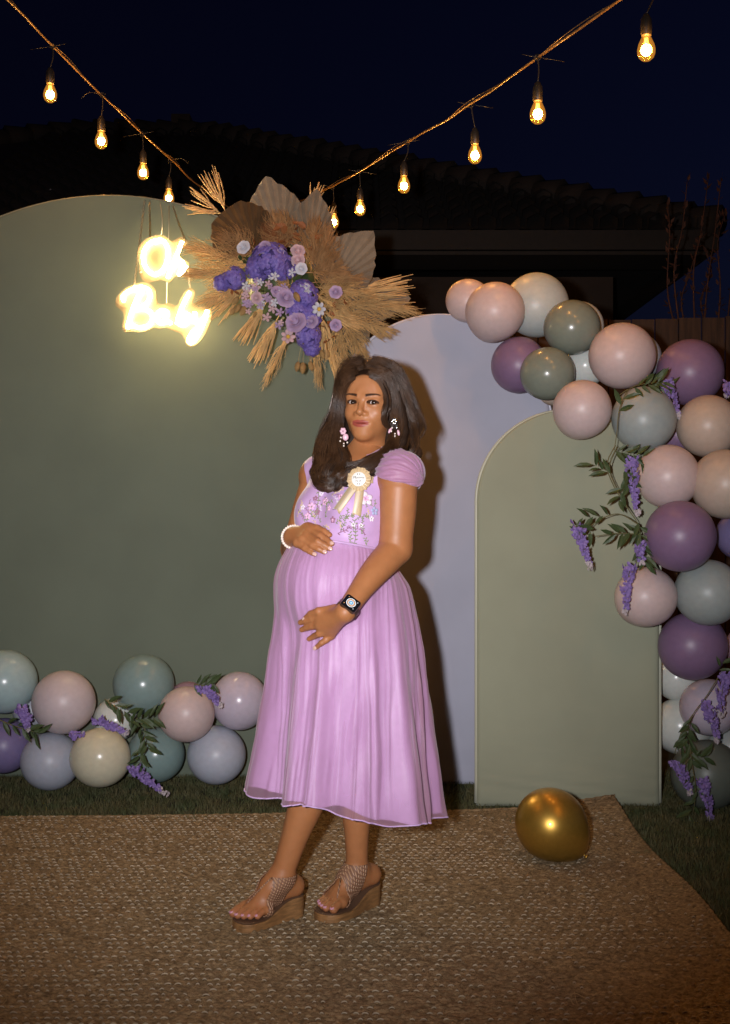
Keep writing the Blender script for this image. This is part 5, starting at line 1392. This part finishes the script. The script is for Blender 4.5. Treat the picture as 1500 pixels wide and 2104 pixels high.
# ================================================================== DRIED FLOWER ARRANGEMENT
AY = 5.22
FLO = empty('floral_arrangement', P(590, 640, AY), label='big arrangement of dried pampas, palm leaves and purple flowers fixed on the sage panel edge', cat='flowers')
M['palm'] = mat('dried_palm', (0.26, 0.210, 0.150), 0.75, var=0.15, vscale=20, bump=0.2, translucent=0.15)
M['palm_dark'] = mat('dark_dried_palm', (0.11, 0.060, 0.024), 0.7, var=0.2, vscale=20, translucent=0.1)
M['pampas'] = mat('pampas', (0.66, 0.44, 0.19), 0.85, var=0.25, vscale=30, translucent=0.3)
M['pampas_brown'] = mat('brown_pampas', (0.52, 0.30, 0.13), 0.85, var=0.25, vscale=30, translucent=0.3)
M['pampas_pale'] = mat('pale_pampas', (0.76, 0.52, 0.23), 0.85, var=0.2, vscale=30, translucent=0.3)
M['hyd_core'] = mat('purple_core', (0.06, 0.04, 0.18), 0.8)
M['hyd'] = mat('purple_petal', (0.13, 0.09, 0.40), 0.6, col2=(0.26, 0.20, 0.58), vscale=3.0, translucent=0.2)
M['lilac_petal'] = mat('lilac_petal', (0.44, 0.32, 0.50), 0.6, var=0.15, vscale=40, translucent=0.2)
M['pink_petal'] = mat('pink_petal', (0.60, 0.42, 0.46), 0.6, var=0.1, vscale=40, translucent=0.2)
M['white_petal'] = mat('white_petal', (0.62, 0.62, 0.68), 0.6, translucent=0.2)
M['yolk'] = mat('daisy_centre', (0.58, 0.36, 0.05), 0.8, bump=0.5)
M['rust'] = mat('rust_leaf', (0.28, 0.10, 0.03), 0.7, var=0.3, vscale=25, translucent=0.2)
M['green_leaf'] = mat('green_leaf', (0.055, 0.085, 0.03), 0.5, var=0.3, vscale=25, translucent=0.2)
M['bunny'] = mat('bunny_tail', (0.36, 0.22, 0.08), 0.9, var=0.2, vscale=90, bump=0.8, bscale=900)
M['stalk'] = mat('dry_stalk', (0.34, 0.24, 0.10), 0.8)

def palm(base, tip, wpx, Y, m, bend=0.05, cut=0.0, dyt=0.0):
    b = P(*base, Y); t = P(*tip, Y + dyt); ax = t - b; L = ax.length; ax.normalize(); n = Vector((0, -1, 0)); n = (n - ax * n.dot(ax)).normalized(); sd = ax.cross(n)
    wd = wpx / FPX * Y / 2; N = 36; rows = 12; V = []; Fc = []
    def edge(k):   # spear outline: polar fan
        a = (k / N - 0.5) * 2; 
        ang = a * 1.35
        r = L * (1 - 0.62 * abs(a) ** 0.72) * (1 + 0.02 * math.sin(k * 2.4))
        r = min(r, L * (1 - cut)) if cut else r
        x = math.sin(ang) * r; y = math.cos(ang) * r
        return x * (wd / (0.40 * L)), max(y, 0.03 * L)
    for k in range(N + 1):
        x, y = edge(k)
        for j in range(rows + 1):
            s = j / rows
            ple = (0.010 * s * (1 if k % 2 else -1))
            V.append(b + sd * x * s + ax * y * s + n * (ple + bend * (s * s) * (1 - abs(k / N - .5)) - 0.02 * s))
    for k in range(N):
        for j in range(rows):
            a = k * (rows + 1) + j; Fc.append((a, a + 1, a + rows + 2, a + rows + 1))
    o = obj('palm_leaf', mesh_from('palm_leaf', V, Fc, smooth=False), M[m], FLO)
    MB().tube([b - ax * 0.06, b + ax * L * 0.25], 0.004, 6).build('leaf_stem', M['stalk'], o)
palm((580, 505), (546, 362), 122, AY, 'palm', dyt=-.02); palm((632, 525), (652, 388), 90, AY - .02, 'palm', dyt=-.03)
palm((525, 515), (446, 412), 130, AY - .03, 'palm_dark', cut=0.20, dyt=-.05); palm((672, 592), (770, 474), 120, AY - .02, 'palm', dyt=-.04)
palm((715, 620), (845, 615), 92, AY + .06, 'palm', dyt=.02); palm((690, 640), (760, 705), 80, AY + .06, 'palm')

def pampas(base, tip, wpx, Y, m, n=90, droop=0.04, spiky=False, dyt=-0.03):
    b = P(*base, Y); t = P(*tip, Y + dyt); ax = t - b; L = ax.length; axn = ax.normalized(); w = wpx / FPX * Y / 2
    V = []; mb = MB(); sd = axn.cross(Vector((0, 1, 0))).normalized(); up = axn.cross(sd)
    grav = Vector((0, 0, -1))
    mb.tube([b - axn * .03, b + ax * .4, b + ax * .9], [.0025, .002, .001], 5, caps=False)
    for i in range(n):
        s = random.uniform(0.02, 0.80) if not spiky else random.uniform(0.0, 0.35)
        a = random.uniform(0, 6.283); spread = random.random() ** 0.6
        d = (sd * math.cos(a) + up * math.sin(a) * 0.7)
        ln = (1.02 - s) * random.uniform(0.55, 1.0) if spiky else random.uniform(0.18, 0.34)
        p0 = b + ax * s; k = w * spread * (1 if spiky else (0.45 + 0.9 * math.sin(math.pi * min(1, s + .25))))
        p1 = p0 + ax * ln * 0.5 + d * k * 0.75; p2 = p0 + ax * ln + d * k * (1.1 if spiky else 1.0) + grav * droop * L * random.random()
        r = 0.0024 if spiky else 0.0016
        mid = p0.lerp(p1, .5) + d * k * .12
        if spiky:
            q = bez([p0, mid, p1, p2], 9); mb.tube(q, [r * (0.7 + 0.7 * (j % 2)) * (1 if j < len(q) - 1 else .4) for j in range(len(q))], 4, caps=False)
        else:
            mb.tube([p0, mid, p1, p2], [r * .6, r, r * .9, r * .25], 3, caps=False)
            for _ in range(3):   # soft side hairs
                e = p1.lerp(p2, random.random() * .8); f = e + axn * random.uniform(.01, .03) + Vector((random.gauss(0, .006), random.gauss(0, .006), random.gauss(0, .006)))
                mb.tube([e, f], [.0007, .0003], 3, caps=False)
    mb.build('pampas_plume', M[m], FLO)
PL = [  # base, tip, width, dY, material, count, spiky
 ((462,432),(424,345),44,.00,'pampas_pale',16,True), ((450,436),(385,392),36,-.02,'pampas_pale',10,True), ((452,438),(372,428),22,-.02,'pampas_pale',7,True),
 ((520,545),(378,506),62,-.06,'pampas_pale',150,False), ((505,560),(382,560),58,-.08,'pampas_pale',150,False), ((500,580),(408,625),50,-.08,'pampas_pale',130,False),
 ((505,590),(430,655),46,-.07,'pampas_pale',26,True), ((520,520),(455,480),70,-.08,'pampas_brown',150,False),
 ((575,515),(560,440),64,-.08,'pampas_brown',170,False), ((610,505),(575,440),60,-.07,'pampas_brown',130,False), ((640,545),(648,452),70,-.09,'pampas_brown',200,False), ((655,560),(675,470),72,-.08,'pampas_brown',180,False),
 ((600,500),(540,470),50,-.08,'rust',90,False), ((640,430),(656,374),34,.04,'pampas_pale',14,True), ((668,470),(686,420),24,.03,'pampas_pale',10,True),
 ((640,560),(715,560),64,-.09,'pampas_brown',160,False), ((650,580),(745,572),46,-.07,'pampas_brown',130,False), ((650,590),(760,605),56,-.09,'pampas',160,False), ((645,600),(720,650),56,-.11,'pampas',150,False),
 ((700,610),(852,578),44,-.03,'pampas_pale',20,True), ((700,620),(855,640),52,-.02,'pampas',130,False), ((700,630),(850,612),48,.00,'pampas',24,True), ((690,640),(808,685),58,-.04,'pampas',150,False), ((660,640),(750,672),40,-.10,'pampas_pale',26,True),
 ((545,625),(494,712),44,-.10,'pampas_pale',28,True), ((570,655),(520,752),40,-.10,'pampas_pale',26,True), ((585,702),(540,792),28,-.10,'pampas_pale',40,False), ((598,680),(556,770),16,-.08,'pampas_pale',10,True),
 ((650,655),(655,795),34,-.09,'pampas',70,False), ((662,650),(668,745),44,-.10,'pampas_pale',26,True), ((690,660),(716,780),46,-.04,'pampas',130,False), ((705,660),(752,735),50,-.02,'pampas',130,False), ((670,690),(706,790),36,-.05,'pampas_pale',20,True),
 ((600,600),(570,570),34,-.14,'pampas',70,False)]
for b, t, w, dy, m, n, sp in PL: pampas(b, t, w, AY + dy, m, n, spiky=sp)

# four-petalled florets massed into purple hydrangea heads
fl = MB()
for k in range(4):
    a = k * math.pi / 2; ca_, sa_ = math.cos(a), math.sin(a)
    pts = [(0, 0, 0), (0.35, -0.32, .10), (0.8, -0.38, .02), (1.0, 0, -.08), (0.8, 0.38, .02), (0.35, 0.32, .10), (0.6, 0, .16)]
    fl.add([(x * ca_ - y * sa_, x * sa_ + y * ca_, z) for x, y, z in pts], [(0, 1, 6), (1, 2, 6), (2, 3, 6), (3, 4, 6), (4, 5, 6), (5, 0, 6)])
FLORET = fl.mesh('floret', False); FLORET.materials.append(M['hyd'])
def hydrangea(px, py, rpx, dY, n):
    c0 = P(px, py, AY + dY); r = rpx / FPX * AY
    core = MB().ball(c0, r * 0.66, 14, 9, (1, .8, 1)).build('hydrangea_head', M['hyd_core'], FLO)
    for i in range(n):
        z = 1 - 2 * (i + .5) / n; a = i * 2.39996; s = math.sqrt(1 - z * z); d = Vector((s * math.cos(a), s * math.sin(a), z))
        if d.y > 0.45: continue
        d = (d + Vector((random.gauss(0, .35), random.gauss(0, .25), random.gauss(0, .35)))).normalized()
        o = obj('floret', FLORET, None, core, loc=c0 + Vector((d.x, d.y * .8, d.z)) * r * random.uniform(.82, 1.05), scale=random.uniform(0.020, 0.030))
        o.rotation_euler = (d.to_track_quat('Z', 'Y') @ Matrix.Rotation(random.uniform(0, 6), 3, 'Z').to_quaternion()).to_euler()
for h in ((556, 538, 38, -.17, 80), (532, 552, 26, -.16, 44), (583, 548, 27, -.16, 44), (480, 572, 22, -.16, 36), (455, 582, 14, -.15, 20), (622, 606, 30, -.18, 60), (612, 640, 26, -.17, 44), (636, 650, 22, -.17, 36), (632, 690, 25, -.15, 44), (640, 715, 14, -.14, 20)): hydrangea(*h)
# spiral-petalled roses
def rose(px, py, rpx, dY, m):
    c0 = P(px, py, AY + dY); r = rpx / FPX * AY; face = Vector((random.uniform(-.4, .4), -1, random.uniform(-.2, .5))).normalized(); R_ = frame(face)
    root = MB().ball(c0, r * 0.42, 10, 7).build('rose', M[m], FLO)
    n = 0
    for ring, cnt, tilt in ((0.30, 3, 1.35), (0.52, 4, 1.1), (0.76, 5, 0.75), (1.0, 6, 0.35)):
        for k in range(cnt):
            a = 2 * math.pi * k / cnt + ring * 5; V = []; Fc = []; A_, B_ = 5, 4
            for i in range(A_ + 1):
                for j in range(B_ + 1):
                    aa = a + (i / A_ - .5) * (2.4 * math.pi / cnt); t = j / B_
                    rad = r * ring * (0.35 + 0.65 * t) * (1 + 0.10 * t * t); z = r * (0.55 * math.sin(tilt) * t + (1 - ring) * 0.35 - 0.10 * t * t * ring - .1)
                    rad *= (1 - 0.12 * abs(i / A_ - .5) * 2 * t)
                    V.append(c0 + R_ @ Vector((rad * math.cos(aa), rad * math.sin(aa), z)))
            for i in range(A_):
                for j in range(B_):
                    q_ = i * (B_ + 1) + j; Fc.append((q_, q_ + 1, q_ + B_ + 2, q_ + B_ + 1))
            obj('petal', mesh_from('petal', V, Fc), M[m], root)
for r_ in ((608, 662, 21, -.22, 'lilac_petal'), (588, 612, 19, -.22, 'lilac_petal'), (571, 600, 14, -.20, 'lilac_petal'), (628, 592, 13, -.21, 'white_petal'), (619, 552, 12, -.20, 'white_petal'), (543, 508, 14, -.20, 'lilac_petal'),
           (612, 534, 14, -.18, 'pink_petal'), (612, 515, 14, -.18, 'pink_petal'), (500, 508, 14, -.19, 'white_petal'), (527, 612, 12, -.20, 'pink_petal'), (640, 660, 14, -.20, 'lilac_petal'), (690, 600, 13, -.19, 'lilac_petal'), (690, 668, 12, -.18, 'lilac_petal')): rose(*r_)
def daisy(px, py, rpx, dY, m, np_=6):
    c0 = P(px, py, AY + dY); r = rpx / FPX * AY; face = Vector((random.uniform(-.4, .4), -1, random.uniform(-.4, .3))).normalized(); R_ = frame(face)
    root = MB().ball(c0, r * 0.3, 10, 6, (1, .6, 1)).build('daisy', M['yolk'] if np_ > 5 else M[m], FLO)
    for k in range(np_):
        a = 2 * math.pi * k / np_ + random.uniform(-.1, .1); d = R_ @ Vector((math.cos(a), math.sin(a), .15)); s = face.cross(d).normalized()
        MB().ball(c0 + d * r * 0.62, 1, 8, 5, (r * 0.42, r * 0.30, r * 0.08), Matrix((d.normalized(), s, d.normalized().cross(s))).transposed()).build('petal', M[m], root)
for d_ in ((656, 635, 15, -.22, 'white_petal', 7), (592, 692, 15, -.20, 'pink_petal', 7), (526, 590, 11, -.20, 'pink_petal', 5), (560, 634, 10, -.20, 'pink_petal', 5), (575, 642, 10, -.20, 'lilac_petal', 5), (549, 610, 9, -.20, 'lilac_petal', 5),
           (506, 598, 9, -.19, 'pink_petal', 5), (573, 668, 9, -.19, 'lilac_petal', 5), (548, 652, 10, -.19, 'pink_petal', 5), (583, 589, 8, -.2, 'lilac_petal', 5), (536, 628, 9, -.2, 'white_petal', 5), (564, 622, 9, -.21, 'white_petal', 5), (600, 560, 9, -.2, 'white_petal', 5)): daisy(*d_)
for _ in range(26):
    daisy(random.gauss(548, 26), random.gauss(606, 22), random.uniform(6, 10), -.19 - .02 * random.random(), random.choice(('pink_petal', 'lilac_petal', 'white_petal', 'lilac_petal')), 5)
def bunny(px, py, rpx, dY, stem_from):
    c0 = P(px, py, AY + dY); r = rpx / FPX * AY; s0 = P(*stem_from, AY + dY + .02); d = (c0 - s0).normalized()
    o = MB().lathe([(0.001, -r * 1.5), (r * .5, -r * 1.2), (r * .8, -r * .3), (r * .75, r * .5), (r * .4, r * 1.2), (0.001, r * 1.6)], c0, d, 10).build('bunny_tail', M['bunny'], FLO)
    MB().tube(bez([s0, s0.lerp(c0, .5) + Vector((0, -.01, .005)), c0 - d * r * 1.3], 8), 0.0011, 4).build('stalk', M['stalk'], o)
for b_ in ((484, 618, 7, -.14, (505, 590)), (489, 633, 7, -.14, (508, 600)), (500, 638, 8, -.15, (520, 600)), (478, 640, 6, -.14, (500, 606)), (507, 612, 7, -.15, (520, 585)), (611, 753, 7, -.14, (622, 700)), (622, 756, 8, -.15, (625, 700)), (639, 752, 7, -.14, (628, 700)),
           (662, 728, 7, -.13, (648, 690)), (610, 610, 8, -.24, (600, 590)), (672, 725, 7, -.12, (655, 690)), (462, 568, 7, -.15, (490, 566)), (460, 590, 7, -.15, (490, 575)), (523, 646, 5, -.14, (535, 620))): bunny(*b_)
lf_mb = MB().add([(0, 0, 0), (0.22, -.25, .05), (0.6, -.30, .06), (1.0, 0, -.05), (0.6, .30, .06), (0.22, .25, .05), (0.5, 0, -.02)], [(0, 1, 6), (1, 2, 6), (2, 3, 6), (3, 4, 6), (4, 5, 6), (5, 0, 6)])
LEAF_R = lf_mb.mesh('rust_leaf', False); LEAF_R.materials.append(M['rust']); LEAF_G = lf_mb.mesh('leaf', False); LEAF_G.materials.append(M['green_leaf'])
for i in range(46):
    px, py = random.choice(((590, 470), (600, 490), (510, 500), (470, 590), (625, 515), (560, 470), (675, 690), (660, 660), (640, 480), (690, 640)))
    obj('rust_leaf', LEAF_R, None, FLO, loc=P(px + random.gauss(0, 12), py + random.gauss(0, 12), AY - .13), rot=(random.uniform(-1.2, 1.2), random.uniform(-1, 1), random.uniform(0, 6.3)), scale=random.uniform(.025, .05))
for i in range(60):
    px, py = random.choice(((500, 530), (610, 580), (600, 560), (605, 525), (590, 650), (520, 600), (510, 575), (545, 595), (530, 580), (600, 590)))
    obj('green_leaf', LEAF_G, None, FLO, loc=P(px + random.gauss(0, 10), py + random.gauss(0, 10), AY - .15), rot=(random.uniform(-1.2, 1.2), random.uniform(-1, 1), random.uniform(0, 6.3)), scale=random.uniform(.02, .04))
# foam block the stems are pushed into
MB().ball(P(590, 580, AY) + Vector((-.02, 0.10, 0)), 1, 16, 10, (0.17, 0.165, 0.15)).build('moss_base', M['green_leaf'], FLO)

# ================================================================== WISTERIA SPRAYS ON THE GARLANDS
M['wist'] = mat('wisteria_petal', (0.20, 0.12, 0.42), 0.6, col2=(0.36, 0.26, 0.55), vscale=40, translucent=0.2); M['wist_pale'] = mat('pale_bud', (0.55, 0.48, 0.50), 0.6, translucent=0.2)
M['vine'] = mat('vine_stem', (0.12, 0.10, 0.035), 0.7)
wf = MB()
for a, t, s in ((0, .3, 1), (2.1, .5, .8), (4.2, .5, .8), (1.0, 1.0, .6), (3.2, 1.0, .6)):
    ca_, sa_ = math.cos(a), math.sin(a)
    wf.add([((x * ca_ - y * sa_) * s, (x * sa_ + y * ca_) * s, z * s) for x, y, z in [(0, 0, 0), (.5, -.45, .2 * t), (1.0, -.2, .5 * t), (1.0, .25, .5 * t), (.5, .45, .2 * t), (.6, 0, .35)]], [(0, 1, 5), (1, 2, 5), (2, 3, 5), (3, 4, 5), (4, 0, 5)])
WF = wf.mesh('floret', False); WF.materials.append(M['wist']); WFP = wf.mesh('bud', False); WFP.materials.append(M['wist_pale'])
wl = MB().add([(0, 0, 0), (.3, -.14, .03), (.65, -.13, .02), (1, 0, -.10), (.65, .13, .02), (.3, .14, .03), (.5, 0, -.03)], [(0, 1, 6), (1, 2, 6), (2, 3, 6), (3, 4, 6), (4, 5, 6), (5, 0, 6)])
WL = wl.mesh('leaf', False); WL.materials.append(M['green_leaf'])
def raceme(root, a, b, Y, n=22, wpx=15):
    path = bez([P(*a, Y), P((a[0] + b[0]) / 2 + random.uniform(-4, 4), (a[1] + b[1]) / 2, Y - .015), P(*b, Y)], 12)
    ax = MB().tube(path, 0.0013, 4).build('flower_cluster', M['vine'], root)
    n = int(n * 1.25)
    for i in range(n):
        t = (i + .5) / n; p = path[min(len(path) - 1, int(t * len(path)))]; ww = wpx / FPX * Y * (1.05 - 0.75 * t) ; an = random.uniform(0, 6.3)
        d = Vector((math.cos(an), math.sin(an) - .35, -.25)).normalized()
        o = obj('floret' if t < .8 else 'bud', WF if t < .8 else WFP, None, ax, loc=p + d * ww * random.uniform(.25, .9), scale=random.uniform(.016, .025) * (1.15 - .55 * t))
        o.rotation_euler = (d.to_track_quat('Z', 'Y') @ Matrix.Rotation(random.uniform(0, 6), 3, 'Z').to_quaternion()).to_euler()
def spray(label, Y, stems, leaves, racemes):
    f = stems[0][0] if stems else racemes[0][0]
    root = empty('wisteria_spray', P(f[0], f[1], Y), label=label, cat='artificial flowers', group='wisteria sprays tucked into the balloon garlands')
    for s in stems:
        pp = bez([P(*q_[:2], Y + (q_[2] if len(q_) > 2 else 0)) for q_ in s], 16); MB().tube(pp, [.0024 - .0010 * i / len(pp) for i in range(len(pp))], 5).build('stem', M['vine'], root)
    for x, y, dx, dy, n in leaves:   # a pinnate run of leaves from x,y along dx,dy
        for i in range(n):
            t = (i + .5) / n; p = P(x + dx * t, y + dy * t, Y - .012 - .01 * random.random()); a0 = math.atan2(-dy, dx) + (0.75 if i % 2 else -.75) + random.uniform(-.3, .3)
            d = Vector((math.cos(a0), random.uniform(-.5, .15), math.sin(a0))).normalized(); nrm = Vector((random.gauss(0, .5), -1, random.gauss(.4, .5))); nrm = (nrm - d * nrm.dot(d)).normalized()
            o = obj('leaf', WL, None, root, loc=p, scale=random.uniform(.045, .075)); o.rotation_euler = Matrix((d, nrm.cross(d), nrm)).transposed().to_euler()
    for r_ in racemes: raceme(root, r_[0], r_[1], Y - .02, r_[2] if len(r_) > 2 else 22)
spray('long green vine with wisteria trailing down over the olive panel', 4.62,
      [[(1345, 785, .08), (1295, 798, .02), (1273, 840), (1268, 885), (1262, 925)], [(1265, 915), (1247, 955), (1262, 1000), (1290, 1045), (1312, 1080), (1318, 1130)], [(1268, 918), (1252, 960), (1268, 1005), (1300, 1060)], [(1312, 1078), (1270, 1056), (1225, 1072), (1200, 1096)], [(1312, 1098), (1270, 1096), (1222, 1102)], [(1316, 1128), (1306, 1160), (1298, 1180)], [(1290, 800), (1272, 812)]],
      [(1300, 796, 62, -12, 9), (1270, 850, 12, -36, 3), (1262, 925, 60, 14, 10), (1258, 975, -44, -22, 6), (1280, 1000, -10, 30, 4), (1285, 960, 12, 34, 5), (1255, 1058, -62, 6, 6), (1318, 1090, -62, 8, 9), (1312, 1070, 8, 50, 6), (1322, 1110, 4, 46, 8), (1225, 1085, -24, 14, 3)],
      [((1296, 945), (1310, 1055), 30), ((1184, 1078), (1212, 1165), 28), ((1296, 1162), (1284, 1258), 28), ((1312, 1120), (1318, 1158), 12)])
spray('short wisteria sprig at the foot of the big purple balloon', 4.80, [[(1345, 786), (1375, 790)]], [(1312, 786, 52, -8, 7), (1330, 798, 46, 2, 6)], [((1370, 782), (1398, 856), 30)])
spray('wisteria sprig on the outer edge above the upper beige balloon', 4.80, [[(1512, 780), (1496, 790)]], [], [((1500, 785), (1494, 812), 14)])
spray('wisteria spray hanging over the dark green balloon by the grass', 4.74,
      [[(1486, 1375), (1452, 1430), (1424, 1468), (1408, 1510)], [(1424, 1468), (1400, 1505), (1386, 1550)], [(1415, 1500), (1422, 1570), (1430, 1620), (1424, 1672)], [(1415, 1560), (1400, 1580)]],
      [(1422, 1475, -22, 60, 10), (1412, 1500, 10, 66, 10), (1415, 1560, 40, -6, 6), (1425, 1590, 8, 40, 5), (1432, 1640, -22, 50, 5), (1475, 1380, 10, -20, 3)],
      [((1490, 1385), (1482, 1470), 30), ((1452, 1448), (1474, 1522), 28), ((1392, 1566), (1418, 1630), 24), ((1445, 1602), (1462, 1690), 32)])
spray('wisteria spray draped between the white and lower teal balloons', 4.92, [[(215, 1436), (245, 1465), (275, 1478)], [(280, 1476), (298, 1500), (292, 1545), (286, 1575)]],
      [(212, 1436, 60, 34, 9), (262, 1480, 60, -8, 10), (285, 1480, 20, 60, 10), (290, 1535, -4, 40, 6)], [((196, 1478), (262, 1506), 26), ((276, 1578), (342, 1630), 32)])
spray('wisteria sprig between the pink and pinkish lilac balloons', 4.98, [[(398, 1406), (428, 1410)]], [(396, 1406, 44, 0, 9)], [((420, 1412), (452, 1450), 26)])
spray('wisteria sprig between the aqua and violet balloons', 4.98, [[(-10, 1475), (30, 1492), (75, 1505)]], [(0, 1480, 60, 20, 6), (60, 1500, 20, 8, 4)], [((46, 1456), (58, 1500), 26)])
spray('wisteria tip showing beside the grey-blue balloon top', 5.0, [], [], [((152, 1508), (170, 1506), 8)])
